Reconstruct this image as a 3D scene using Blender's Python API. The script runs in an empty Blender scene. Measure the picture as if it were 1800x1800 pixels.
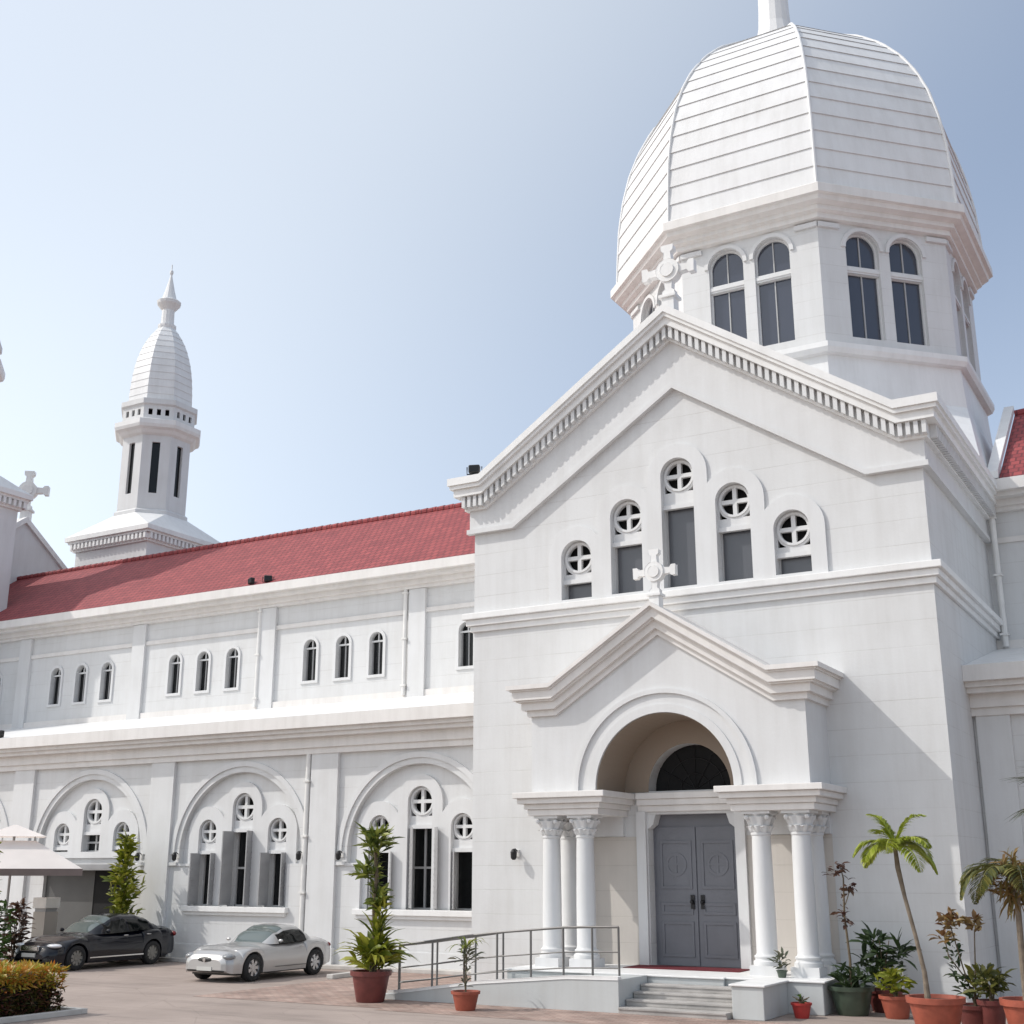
import bpy, math, random
from mathutils import Vector, Matrix
from mathutils.geometry import tessellate_polygon
random.seed(7)
R = math.radians
PI = math.pi
scene = bpy.context.scene
col = scene.collection

# ------------------------------------------------------------------ camera
cam_d = bpy.data.cameras.new('camera')
cam_d.sensor_width = 36.0
cam_d.lens = 36.0 * 2185.2 / 1800.0
cam_d.clip_start = 0.1
cam_d.clip_end = 3000
cam = bpy.data.objects.new('camera', cam_d)
col.objects.link(cam)
cam.location = (16.656, -27.036, 2.64)
cam.rotation_euler = (R(90 + 16.10), 0, R(29.87))
scene.camera = cam

# ------------------------------------------------------------------ sun + sky
TO_SUN = Vector((-1.42, -0.90, 1.62)).normalized()
SUN_EL = math.asin(TO_SUN.z)
SUN_ROT = math.atan2(TO_SUN.x, TO_SUN.y)
world = bpy.data.worlds.new('World')
scene.world = world
world.use_nodes = True
wn = world.node_tree.nodes; wl = world.node_tree.links
wn.clear()
wo = wn.new('ShaderNodeOutputWorld')
bg = wn.new('ShaderNodeBackground')
sky = wn.new('ShaderNodeTexSky')
sky.sky_type = 'NISHITA'
sky.sun_disc = False
sky.sun_elevation = SUN_EL
sky.sun_rotation = SUN_ROT
sky.air_density = 1.0
sky.dust_density = 2.0
sky.ozone_density = 1.0
sky.altitude = 0
bg.inputs['Strength'].default_value = 0.08
# thin bright haze over the whole sky, on top of the clear-sky model
HAZE = 2.6
VEIL = 3.7
tcw = wn.new('ShaderNodeTexCoord')
dp = wn.new('ShaderNodeVectorMath'); dp.operation = 'DOT_PRODUCT'
dp.inputs[1].default_value = TO_SUN
wl.new(tcw.outputs['Generated'], dp.inputs[0])
mr = wn.new('ShaderNodeMapRange'); mr.interpolation_type = 'SMOOTHSTEP'
mr.inputs[1].default_value = 0.02; mr.inputs[2].default_value = 0.52; mr.inputs[3].default_value = 0.0; mr.inputs[4].default_value = VEIL
wl.new(dp.outputs['Value'], mr.inputs[0])
vc = wn.new('ShaderNodeVectorMath'); vc.operation = 'SCALE'; vc.inputs[0].default_value = (1.0, 0.96, 0.78)
wl.new(mr.outputs[0], vc.inputs['Scale'])
va = wn.new('ShaderNodeVectorMath'); va.operation = 'ADD'; va.inputs[1].default_value = (0.80 * HAZE, 0.93 * HAZE, 1.14 * HAZE)
wl.new(vc.outputs[0], va.inputs[0])
hz_ = wn.new('ShaderNodeVectorMath'); hz_.operation = 'ADD'
sz_ = wn.new('ShaderNodeSeparateXYZ'); wl.new(tcw.outputs['Generated'], sz_.inputs[0])
hr = wn.new('ShaderNodeMapRange'); hr.interpolation_type = 'SMOOTHSTEP'
hr.inputs[1].default_value = 0.55; hr.inputs[2].default_value = 0.05; hr.inputs[3].default_value = 0.0; hr.inputs[4].default_value = 2.0
wl.new(sz_.outputs['Z'], hr.inputs[0])
vh = wn.new('ShaderNodeVectorMath'); vh.operation = 'ADD'
wl.new(va.outputs[0], vh.inputs[0]); wl.new(hr.outputs[0], vh.inputs[1])
va = vh
wl.new(sky.outputs[0], hz_.inputs[0]); wl.new(va.outputs[0], hz_.inputs[1])
wl.new(hz_.outputs[0], bg.inputs['Color'])
wl.new(bg.outputs[0], wo.inputs['Surface'])
sun_d = bpy.data.lights.new('sun', 'SUN')
sun_d.energy = 2.1
sun_d.angle = R(0.6)
sun_d.color = (1.0, 0.965, 0.91)
sun = bpy.data.objects.new('sun', sun_d)
col.objects.link(sun)
sun.rotation_euler = (-TO_SUN).to_track_quat('-Z', 'Y').to_euler()
scene.view_settings.view_transform = 'Standard'
scene.view_settings.look = 'None'
scene.view_settings.gamma = 1.0
scene.view_settings.exposure = 0.3

# ------------------------------------------------------------------ materials
def new_mat(name):
    m = bpy.data.materials.new(name); m.use_nodes = True
    return m, m.node_tree.nodes, m.node_tree.links, m.node_tree.nodes['Principled BSDF']

def N(nodes, t, **kw):
    n = nodes.new(t)
    for k, v in kw.items(): setattr(n, k, v)
    return n

def mat(name, c, rough=0.6, var=0.12, scale=3.0, metal=0.0, bump=0.0, bscale=40.0, coat=0.0, spec=0.5):
    m, n, l, p = new_mat(name)
    p.inputs['Roughness'].default_value = rough
    p.inputs['Metallic'].default_value = metal
    p.inputs['Coat Weight'].default_value = coat
    p.inputs['Coat Roughness'].default_value = 0.04
    p.inputs['Specular IOR Level'].default_value = spec
    tc = N(n, 'ShaderNodeTexCoord')
    nz = N(n, 'ShaderNodeTexNoise'); nz.inputs['Scale'].default_value = scale; nz.inputs['Detail'].default_value = 6
    l.new(tc.outputs['Object'], nz.inputs['Vector'])
    rp = N(n, 'ShaderNodeValToRGB')
    rp.color_ramp.elements[0].position = 0.3; rp.color_ramp.elements[1].position = 0.72
    rp.color_ramp.elements[0].color = tuple(x * (1 - var) for x in c) + (1,)
    rp.color_ramp.elements[1].color = tuple(min(1, x * (1 + var * 0.6)) for x in c) + (1,)
    l.new(nz.outputs['Fac'], rp.inputs['Fac']); l.new(rp.outputs['Color'], p.inputs['Base Color'])
    if bump:
        n2 = N(n, 'ShaderNodeTexNoise'); n2.inputs['Scale'].default_value = bscale; n2.inputs['Detail'].default_value = 4
        l.new(tc.outputs['Object'], n2.inputs['Vector'])
        b = N(n, 'ShaderNodeBump'); b.inputs['Strength'].default_value = bump; b.inputs['Distance'].default_value = 0.02
        l.new(n2.outputs['Fac'], b.inputs['Height']); l.new(b.outputs['Normal'], p.inputs['Normal'])
    return m

def wall_mat(name, c, course=0.56, groove=0.02, dirt=0.16, joints=True):
    """white painted render scored into courses, weathered a little"""
    m, n, l, p = new_mat(name)
    p.inputs['Roughness'].default_value = 0.55
    p.inputs['Specular IOR Level'].default_value = 0.35
    tc = N(n, 'ShaderNodeTexCoord')
    sx = N(n, 'ShaderNodeSeparateXYZ'); l.new(tc.outputs['Object'], sx.inputs[0])
    def math_(op, a, b=None):
        q = N(n, 'ShaderNodeMath', operation=op)
        for i, s in enumerate((a, b)):
            if s is None: continue
            if isinstance(s, (int, float)): q.inputs[i].default_value = s
            else: l.new(s, q.inputs[i])
        return q.outputs[0]
    # weathering streaks (stretched in z) and blotches
    mp = N(n, 'ShaderNodeMapping'); mp.inputs['Scale'].default_value = (2.2, 2.2, 0.22)
    l.new(tc.outputs['Object'], mp.inputs['Vector'])
    st = N(n, 'ShaderNodeTexNoise'); st.inputs['Scale'].default_value = 1.4; st.inputs['Detail'].default_value = 7; st.inputs['Roughness'].default_value = 0.65
    l.new(mp.outputs[0], st.inputs['Vector'])
    bl = N(n, 'ShaderNodeTexNoise'); bl.inputs['Scale'].default_value = 0.7; bl.inputs['Detail'].default_value = 8; bl.inputs['Roughness'].default_value = 0.6
    l.new(tc.outputs['Object'], bl.inputs['Vector'])
    r1 = N(n, 'ShaderNodeMapRange'); r1.inputs[1].default_value = 0.42; r1.inputs[2].default_value = 0.75; r1.inputs[3].default_value = 0; r1.inputs[4].default_value = dirt
    l.new(st.outputs['Fac'], r1.inputs[0])
    r2 = N(n, 'ShaderNodeMapRange'); r2.inputs[1].default_value = 0.45; r2.inputs[2].default_value = 0.7; r2.inputs[3].default_value = 0; r2.inputs[4].default_value = dirt * 0.7
    l.new(bl.outputs['Fac'], r2.inputs[0])
    d = math_('ADD', r1.outputs[0], r2.outputs[0])
    if joints:
        fr = math_('FRACT', math_('DIVIDE', math_('ADD', sx.outputs['Z'], 0.05), course))
        g = math_('LESS_THAN', fr, groove / course)
        # joints fade in and out, so the lines are not ruled
        jn = N(n, 'ShaderNodeTexNoise'); jn.inputs['Scale'].default_value = 0.9; jn.inputs['Detail'].default_value = 3
        l.new(tc.outputs['Object'], jn.inputs['Vector'])
        jr = N(n, 'ShaderNodeMapRange'); jr.inputs[1].default_value = 0.4; jr.inputs[2].default_value = 0.6; jr.inputs[3].default_value = 0.25; jr.inputs[4].default_value = 1
        l.new(jn.outputs['Fac'], jr.inputs[0])
        gg = math_('MULTIPLY', g, jr.outputs[0])
        d = math_('ADD', d, math_('MULTIPLY', gg, 0.20))
    mx = N(n, 'ShaderNodeMix', data_type='RGBA')
    l.new(d, mx.inputs[0])
    mx.inputs[6].default_value = c + (1,)
    mx.inputs[7].default_value = (0.30, 0.27, 0.235, 1)
    l.new(mx.outputs[2], p.inputs['Base Color'])
    fine = N(n, 'ShaderNodeTexNoise'); fine.inputs['Scale'].default_value = 14; fine.inputs['Detail'].default_value = 5
    l.new(tc.outputs['Object'], fine.inputs['Vector'])
    h = math_('MULTIPLY', fine.outputs['Fac'], 0.35)
    if joints: h = math_('SUBTRACT', h, math_('MULTIPLY', gg, 0.8))
    b = N(n, 'ShaderNodeBump'); b.inputs['Strength'].default_value = 0.35; b.inputs['Distance'].default_value = 0.02
    l.new(h, b.inputs['Height']); l.new(b.outputs['Normal'], p.inputs['Normal'])
    return m

def tile_mat(name):
    """red clay roof tiles: courses down the slope, columns along X"""
    m, n, l, p = new_mat(name)
    p.inputs['Roughness'].default_value = 0.75
    tc = N(n, 'ShaderNodeTexCoord')
    mp = N(n, 'ShaderNodeMapping'); mp.inputs['Rotation'].default_value = (R(-34.5), 0, 0)
    l.new(tc.outputs['Object'], mp.inputs['Vector'])
    br = N(n, 'ShaderNodeTexBrick')
    br.inputs['Scale'].default_value = 1.0
    br.inputs['Brick Width'].default_value = 0.26; br.inputs['Row Height'].default_value = 0.32
    br.inputs['Mortar Size'].default_value = 0.025
    br.inputs['Color1'].default_value = (0.37, 0.075, 0.075, 1); br.inputs['Color2'].default_value = (0.27, 0.05, 0.055, 1)
    br.inputs['Mortar'].default_value = (0.16, 0.035, 0.04, 1)
    l.new(mp.outputs[0], br.inputs['Vector'])
    nz = N(n, 'ShaderNodeTexNoise'); nz.inputs['Scale'].default_value = 0.9; nz.inputs['Detail'].default_value = 8
    l.new(tc.outputs['Object'], nz.inputs['Vector'])
    rr = N(n, 'ShaderNodeMapRange'); rr.inputs[3].default_value = 0.75; rr.inputs[4].default_value = 1.15
    l.new(nz.outputs['Fac'], rr.inputs[0])
    mx = N(n, 'ShaderNodeVectorMath', operation='SCALE'); l.new(br.outputs['Color'], mx.inputs[0]); l.new(rr.outputs[0], mx.inputs['Scale'])
    l.new(mx.outputs[0], p.inputs['Base Color'])
    wv = N(n, 'ShaderNodeTexWave'); wv.inputs['Scale'].default_value = 1.2; wv.bands_direction = 'X'
    l.new(tc.outputs['Object'], wv.inputs['Vector'])
    b = N(n, 'ShaderNodeBump'); b.inputs['Strength'].default_value = 0.6; b.inputs['Distance'].default_value = 0.05
    l.new(br.outputs['Fac'], b.inputs['Height']); b.invert = True
    l.new(b.outputs['Normal'], p.inputs['Normal'])
    return m

def ground_mat(name):
    m, n, l, p = new_mat(name)
    p.inputs['Roughness'].default_value = 0.85
    tc = N(n, 'ShaderNodeTexCoord')
    big = N(n, 'ShaderNodeTexNoise'); big.inputs['Scale'].default_value = 0.35; big.inputs['Detail'].default_value = 9; big.inputs['Roughness'].default_value = 0.62
    l.new(tc.outputs['Object'], big.inputs['Vector'])
    rp = N(n, 'ShaderNodeValToRGB')
    rp.color_ramp.elements[0].position = 0.3; rp.color_ramp.elements[0].color = (0.29, 0.235, 0.205, 1)
    rp.color_ramp.elements[1].position = 0.7; rp.color_ramp.elements[1].color = (0.41, 0.335, 0.295, 1)
    l.new(big.outputs['Fac'], rp.inputs['Fac'])
    fine = N(n, 'ShaderNodeTexNoise'); fine.inputs['Scale'].default_value = 55; fine.inputs['Detail'].default_value = 3
    l.new(tc.outputs['Object'], fine.inputs['Vector'])
    rr = N(n, 'ShaderNodeMapRange'); rr.inputs[3].default_value = 0.78; rr.inputs[4].default_value = 1.2
    l.new(fine.outputs['Fac'], rr.inputs[0])
    mx = N(n, 'ShaderNodeVectorMath', operation='SCALE'); l.new(rp.outputs['Color'], mx.inputs[0]); l.new(rr.outputs[0], mx.inputs['Scale'])
    mp = N(n, 'ShaderNodeMapping'); mp.inputs['Scale'].default_value = (0.25, 1.6, 1); mp.inputs['Rotation'].default_value = (0, 0, 0.25)
    l.new(tc.outputs['Object'], mp.inputs['Vector'])
    st = N(n, 'ShaderNodeTexNoise'); st.inputs['Scale'].default_value = 0.9; st.inputs['Detail'].default_value = 8; st.inputs['Roughness'].default_value = 0.7
    l.new(mp.outputs[0], st.inputs['Vector'])
    sr = N(n, 'ShaderNodeMapRange'); sr.inputs[1].default_value = 0.5; sr.inputs[2].default_value = 0.75; sr.inputs[3].default_value = 1.0; sr.inputs[4].default_value = 0.62
    l.new(st.outputs['Fac'], sr.inputs[0])
    m2 = N(n, 'ShaderNodeVectorMath', operation='SCALE'); l.new(mx.outputs[0], m2.inputs[0]); l.new(sr.outputs[0], m2.inputs['Scale'])
    vo_ = N(n, 'ShaderNodeTexVoronoi'); vo_.feature = 'DISTANCE_TO_EDGE'; vo_.inputs['Scale'].default_value = 0.55
    l.new(tc.outputs['Object'], vo_.inputs['Vector'])
    cr = N(n, 'ShaderNodeMapRange'); cr.inputs[1].default_value = 0.0; cr.inputs[2].default_value = 0.012; cr.inputs[3].default_value = 0.86; cr.inputs[4].default_value = 1.0
    l.new(vo_.outputs['Distance'], cr.inputs[0])
    m3 = N(n, 'ShaderNodeVectorMath', operation='SCALE'); l.new(m2.outputs[0], m3.inputs[0]); l.new(cr.outputs[0], m3.inputs['Scale'])
    l.new(m3.outputs[0], p.inputs['Base Color'])
    b = N(n, 'ShaderNodeBump'); b.inputs['Strength'].default_value = 0.3; b.inputs['Distance'].default_value = 0.01
    l.new(fine.outputs['Fac'], b.inputs['Height']); l.new(b.outputs['Normal'], p.inputs['Normal'])
    return m

def brick_mat(name, c1, c2, mo, bw=0.24, rh=0.12):
    m, n, l, p = new_mat(name)
    p.inputs['Roughness'].default_value = 0.85
    tc = N(n, 'ShaderNodeTexCoord')
    br = N(n, 'ShaderNodeTexBrick'); br.inputs['Scale'].default_value = 1
    br.inputs['Brick Width'].default_value = bw; br.inputs['Row Height'].default_value = rh; br.inputs['Mortar Size'].default_value = 0.01
    br.inputs['Color1'].default_value = c1 + (1,); br.inputs['Color2'].default_value = c2 + (1,); br.inputs['Mortar'].default_value = mo + (1,)
    l.new(tc.outputs['Object'], br.inputs['Vector'])
    nz = N(n, 'ShaderNodeTexNoise'); nz.inputs['Scale'].default_value = 1.3; nz.inputs['Detail'].default_value = 7
    l.new(tc.outputs['Object'], nz.inputs['Vector'])
    rr = N(n, 'ShaderNodeMapRange'); rr.inputs[1].default_value = 0.3; rr.inputs[2].default_value = 0.7; rr.inputs[3].default_value = 0.7; rr.inputs[4].default_value = 1.3
    l.new(nz.outputs['Fac'], rr.inputs[0])
    mx = N(n, 'ShaderNodeVectorMath', operation='SCALE'); l.new(br.outputs['Color'], mx.inputs[0]); l.new(rr.outputs[0], mx.inputs['Scale'])
    l.new(mx.outputs[0], p.inputs['Base Color'])
    return m

def leaf_mat(name, cols, trans=0.3, rough=0.45):
    m, n, l, p = new_mat(name)
    p.inputs['Roughness'].default_value = rough
    ge = N(n, 'ShaderNodeNewGeometry')
    rp = N(n, 'ShaderNodeValToRGB')
    e = rp.color_ramp.elements
    while len(e) < len(cols): e.new(0.5)
    for i, c in enumerate(cols):
        e[i].position = i / max(1, len(cols) - 1); e[i].color = c + (1,)
    l.new(ge.outputs['Random Per Island'], rp.inputs['Fac'])
    l.new(rp.outputs['Color'], p.inputs['Base Color'])
    tr = N(n, 'ShaderNodeBsdfTranslucent'); l.new(rp.outputs['Color'], tr.inputs['Color'])
    mx = N(n, 'ShaderNodeMixShader'); mx.inputs[0].default_value = trans
    out = n['Material Output']
    l.new(p.outputs[0], mx.inputs[1]); l.new(tr.outputs[0], mx.inputs[2]); l.new(mx.outputs[0], out.inputs['Surface'])
    return m

def glass_mat(name, c, rough=0.08, spec=0.8):
    m, n, l, p = new_mat(name)
    p.inputs['Base Color'].default_value = c + (1,)
    p.inputs['Roughness'].default_value = rough
    p.inputs['Specular IOR Level'].default_value = spec
    tc = N(n, 'ShaderNodeTexCoord')
    nz = N(n, 'ShaderNodeTexNoise'); nz.inputs['Scale'].default_value = 2.5
    l.new(tc.outputs['Object'], nz.inputs['Vector'])
    b = N(n, 'ShaderNodeBump'); b.inputs['Strength'].default_value = 0.12; b.inputs['Distance'].default_value = 0.05
    l.new(nz.outputs['Fac'], b.inputs['Height']); l.new(b.outputs['Normal'], p.inputs['Normal'])
    return m

WALL = wall_mat('white_scored_render', (0.665, 0.668, 0.668))
TRIM = wall_mat('white_trim_paint', (0.68, 0.683, 0.685), joints=False, dirt=0.14)
LEDGE = wall_mat('white_ledge_paint', (0.80, 0.798, 0.79), joints=False, dirt=0.14)
CORN = wall_mat('white_cornice_bounce_tint', (0.76, 0.737, 0.715), joints=False, dirt=0.17)  # white cornices, with warm light bounced off the ground put into the colour
BEIGE = wall_mat('beige_porch_surface', (0.60, 0.56, 0.515), dirt=0.12)  # beige base tone for the back wall inside the porch
VAULT = wall_mat('brown_vault_surface', (0.32, 0.255, 0.20), joints=False, dirt=0.15)  # brown base tone for the vault lining and tympanum wall
DOMEM = wall_mat('white_dome_paint', (0.74, 0.742, 0.745), joints=False, dirt=0.16)
TILE = tile_mat('red_roof_tiles')
GROUND = ground_mat('driveway_concrete')
BRICKP = brick_mat('reddish_pavers', (0.30, 0.20, 0.165), (0.38, 0.28, 0.235), (0.2, 0.16, 0.14))
STEPM = mat('grey_stone', (0.42, 0.40, 0.38), 0.8, 0.22, 2.5, bump=0.4, bscale=25)
RAMPM = wall_mat('grey_painted_concrete', (0.52, 0.54, 0.54), joints=False, dirt=0.16)
GLASS = glass_mat('dark_glass', (0.010, 0.011, 0.012), 0.12, 0.3)
PANE = glass_mat('grey_pane', (0.085, 0.088, 0.10), 0.25, 0.6)
SKYGLASS = glass_mat('sky_reflecting_glass', (0.035, 0.04, 0.06), 0.06, 1.0)
BLACK = mat('black_interior', (0.012, 0.012, 0.013), 0.9, 0.1)
FRAMEM = mat('pale_grey_frame', (0.42, 0.42, 0.42), 0.5, 0.08)
SHUT = mat('grey_shutter', (0.34, 0.34, 0.345), 0.5, 0.1)
DOORM = mat('slate_door_paint', (0.155, 0.16, 0.182), 0.42, 0.14, 1.2, bump=0.1, bscale=8)
HANDLE = mat('dark_iron', (0.03, 0.03, 0.032), 0.45, 0.1, metal=0.6)
STEEL = mat('steel_rail', (0.17, 0.165, 0.16), 0.5, 0.15, metal=0.4)
CARPET = mat('maroon_carpet', (0.13, 0.012, 0.02), 0.95, 0.2, 12, bump=0.3, bscale=200)
PIPE = mat('white_pipe', (0.74, 0.73, 0.71), 0.4, 0.08)
TERRA = mat('terracotta', (0.34, 0.085, 0.05), 0.6, 0.22, 6, bump=0.2)
TERRAD = mat('dark_terracotta', (0.16, 0.04, 0.035), 0.5, 0.2, 6, bump=0.2)
GREENPOT = mat('green_glazed_pot', (0.06, 0.085, 0.06), 0.3, 0.25, 5)
SOIL = mat('soil', (0.05, 0.035, 0.025), 0.95, 0.3, 15, bump=0.5)
BARK = mat('palm_trunk', (0.20, 0.16, 0.12), 0.85, 0.3, 9, bump=0.4, bscale=30)
STEM = mat('plant_stem', (0.12, 0.09, 0.055), 0.8, 0.25, 10)
CANVAS = mat('cream_canvas', (0.90, 0.84, 0.80), 0.8, 0.06, 1.5)
_n = CANVAS.node_tree.nodes; _l = CANVAS.node_tree.links
_t = _n.new('ShaderNodeBsdfTranslucent'); _t.inputs['Color'].default_value = (0.95, 0.86, 0.80, 1)
_m = _n.new('ShaderNodeMixShader'); _m.inputs[0].default_value = 0.22
_l.new(_n['Principled BSDF'].outputs[0], _m.inputs[1]); _l.new(_t.outputs[0], _m.inputs[2]); _l.new(_m.outputs[0], _n['Material Output'].inputs['Surface'])
VALANCE = mat('brown_valance', (0.22, 0.17, 0.155), 0.8, 0.1, 2)
POLE = mat('grey_pole', (0.4, 0.4, 0.4), 0.4, 0.1)
KERB = mat('pale_kerb', (0.55, 0.53, 0.50), 0.8, 0.15, 3)
GREYW = mat('grey_door_leaf', (0.10, 0.10, 0.098), 0.6, 0.15, 1)
BOXM = mat('beige_cabinet', (0.42, 0.39, 0.35), 0.6, 0.08, 2)
L_GREEN = leaf_mat('leaf_green', [(0.03, 0.07, 0.012), (0.06, 0.12, 0.02), (0.11, 0.18, 0.03)])
L_DARK = leaf_mat('leaf_dark', [(0.018, 0.035, 0.012), (0.035, 0.06, 0.02), (0.05, 0.085, 0.03)])
L_YG = leaf_mat('leaf_yellow_green', [(0.08, 0.11, 0.012), (0.22, 0.25, 0.02), (0.44, 0.42, 0.07)])
L_PALM = leaf_mat('leaf_palm', [(0.16, 0.20, 0.02), (0.32, 0.38, 0.035), (0.46, 0.5, 0.09)])
L_BROWN = leaf_mat('leaf_brown', [(0.16, 0.09, 0.03), (0.24, 0.15, 0.05), (0.13, 0.12, 0.04)])
L_MAROON = leaf_mat('leaf_maroon', [(0.05, 0.02, 0.02), (0.09, 0.045, 0.03), (0.14, 0.08, 0.05)])
L_ORANGE = leaf_mat('leaf_orange', [(0.55, 0.16, 0.03), (0.50, 0.34, 0.05), (0.32, 0.36, 0.04), (0.58, 0.26, 0.06)])
L_DULL = leaf_mat('leaf_dull_green', [(0.06, 0.08, 0.05), (0.11, 0.12, 0.08), (0.17, 0.16, 0.10)])
PETAL = leaf_mat('leaf_cream', [(0.45, 0.42, 0.16), (0.6, 0.56, 0.26)])
SILVER = mat('silver_car_paint', (0.46, 0.455, 0.45), 0.34, 0.03, 1, metal=0.45, coat=0.8)
NAVY = mat('black_car_paint', (0.004, 0.005, 0.010), 0.4, 0.05, 1, coat=0.8, spec=0.1)
CARGLASS = glass_mat('car_glass', (0.006, 0.008, 0.008), 0.06, 0.4)
WSGLASS = glass_mat('windscreen_glass', (0.09, 0.115, 0.11), 0.05, 1.0)
RUBBER = mat('rubber', (0.015, 0.015, 0.016), 0.8, 0.1)
RIM = mat('alloy_rim', (0.45, 0.45, 0.46), 0.3, 0.05, metal=0.8)
DRIM = mat('dull_alloy_rim', (0.22, 0.215, 0.2), 0.45, 0.05, metal=0.6)
LAMP = mat('headlamp_glass', (0.75, 0.76, 0.78), 0.12, 0.05, coat=1.0)
DLAMP = mat('smoked_headlamp', (0.22, 0.23, 0.24), 0.12, 0.3, 8, coat=1.0)
CHROME = mat('chrome', (0.6, 0.6, 0.6), 0.15, 0.05, metal=1.0)
PLASTIC = mat('black_plastic', (0.02, 0.02, 0.02), 0.5, 0.1)
PLATE = mat('number_plate', (0.55, 0.55, 0.52), 0.4, 0.05)

# ------------------------------------------------------------------ scene graph helpers
def tag(o, label=None, cat=None, group=None, kind=None):
    if label: o['label'] = label
    if cat: o['category'] = cat
    if group: o['group'] = group
    if kind: o['kind'] = kind
    return o

def empty(name, loc=(0, 0, 0), rz=0, label=None, cat=None, group=None):
    o = bpy.data.objects.new(name, None)
    o.empty_display_size = 0.2
    o.location = loc; o.rotation_euler = (0, 0, rz)
    col.objects.link(o)
    return tag(o, label, cat, group)

def copy_tree(o, parent=None):
    c = o.copy(); col.objects.link(c)
    c.parent = parent
    for ch in list(o.children): copy_tree(ch, c)
    return c

class M:
    def __init__(s): s.v = []; s.f = []
    def add(s, vs, fs):
        b = len(s.v)
        s.v += [tuple(x) for x in vs]
        s.f += [tuple(b + i for i in f) for f in fs]
    def box(s, x0, x1, y0, y1, z0, z1, F=None):
        vs = [(x, y, z) for z in (z0, z1) for y in (y0, y1) for x in (x0, x1)]
        if F: vs = [F(*v) for v in vs]
        s.add(vs, [(0, 2, 3, 1), (4, 5, 7, 6), (0, 1, 5, 4), (2, 6, 7, 3), (0, 4, 6, 2), (1, 3, 7, 5)])
    def plate(s, outline, F, w1, w0, holes=()):
        """extruded polygon with holes: front at w1, back at w0, F maps (u, v, w) to space"""
        loops = [list(outline)] + [list(h) for h in holes]
        flat = [p for lp in loops for p in lp]
        tris = tessellate_polygon([[Vector((p[0], p[1], 0)) for p in lp] for lp in loops])
        n = len(flat)
        vs = [F(p[0], p[1], w1) for p in flat] + [F(p[0], p[1], w0) for p in flat]
        fs = []
        for t in tris:
            a, b, c = t
            A, B, Cc = flat[a], flat[b], flat[c]
            ar = (B[0]-A[0])*(Cc[1]-A[1]) - (B[1]-A[1])*(Cc[0]-A[0])
            if ar < 0: t = (a, c, b)
            fs.append(tuple(t)); fs.append((t[0] + n, t[2] + n, t[1] + n))
        k = 0
        for lp in loops:
            m = len(lp)
            for i in range(m):
                j = (i + 1) % m
                fs.append((k + i, k + j, k + j + n, k + i + n))
            k += m
        s.add(vs, fs)
    def lathe(s, prof, c=(0, 0), seg=24, rot=0.0, mod=None, cap=True, F=None):
        """prof: [(r, z)...] bottom to top"""
        vs = []
        for (r, z) in prof:
            for k in range(seg):
                a = rot + 2 * PI * k / seg
                rr = r * (mod(a, z) if mod else 1)
                vs.append((c[0] + rr * math.cos(a), c[1] + rr * math.sin(a), z))
        fs = []
        for i in range(len(prof) - 1):
            for k in range(seg):
                j = (k + 1) % seg
                fs.append((i*seg + k, i*seg + j, (i+1)*seg + j, (i+1)*seg + k))
        if cap:
            fs.append(tuple(reversed(range(seg)))); fs.append(tuple((len(prof)-1)*seg + k for k in range(seg)))
        if F: vs = [F(*v) for v in vs]
        s.add(vs, fs)
    def tube(s, pts, r, seg=8):
        pts = [Vector(p) for p in pts]
        rs = r if isinstance(r, (list, tuple)) else [r] * len(pts)
        vs = []; up0 = Vector((0.13, 0.21, 0.97))
        for i, p in enumerate(pts):
            d = (pts[min(i+1, len(pts)-1)] - pts[max(i-1, 0)]).normalized()
            u = up0 if abs(d.dot(up0)) < 0.9 else Vector((1, 0.1, 0))
            a = d.cross(u).normalized(); b = d.cross(a)
            for k in range(seg):
                t = 2 * PI * k / seg
                vs.append(p + (a * math.cos(t) + b * math.sin(t)) * rs[i])
        fs = []
        for i in range(len(pts)-1):
            for k in range(seg):
                j = (k+1) % seg
                fs.append((i*seg+k, i*seg+j, (i+1)*seg+j, (i+1)*seg+k))
        fs.append(tuple(reversed(range(seg)))); fs.append(tuple((len(pts)-1)*seg+k for k in range(seg)))
        s.add(vs, fs)
    def leaf(s, p, d, L, w, droop=0.3, seg=4, twist=0.0):
        p = Vector(p); d = Vector(d).normalized()
        side = d.cross(Vector((0, 0, 1)))
        if side.length < 0.05: side = Vector((1, 0, 0))
        side.normalize()
        side = Matrix.Rotation(twist, 3, d) @ side
        vs = []; q = p.copy(); dd = d.copy()
        prof = [math.sin(PI * min(1, (i / seg) * 0.93 + 0.06)) ** 0.75 for i in range(seg + 1)]
        for i in range(seg + 1):
            ww = w * 0.5 * prof[i]
            nrm = side.cross(dd)
            vs.append(q - side * ww + nrm * ww * 0.25); vs.append(q); vs.append(q + side * ww + nrm * ww * 0.25)
            q = q + dd * (L / seg)
            dd = (dd + Vector((0, 0, -droop / seg * (1 + i * 0.5)))).normalized()
        fs = []
        for i in range(seg):
            for k in range(2):
                fs.append((i*3+k, i*3+k+1, (i+1)*3+k+1, (i+1)*3+k))
        s.add(vs, fs)
    def build(s, name, material, parent=None, smooth=False, bevel=0.0):
        me = bpy.data.meshes.new(name)
        me.from_pydata(s.v, [], s.f)
        me.materials.append(material)
        if smooth:
            me.polygons.foreach_set('use_smooth', [True] * len(me.polygons))
        me.update()
        o = bpy.data.objects.new(name, me)
        col.objects.link(o)
        if parent: o.parent = parent
        if bevel:
            b = o.modifiers.new('bevel', 'BEVEL'); b.width = bevel; b.segments = 2; b.limit_method = 'ANGLE'; b.angle_limit = R(40)
            b.harden_normals = False
        return o

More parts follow.
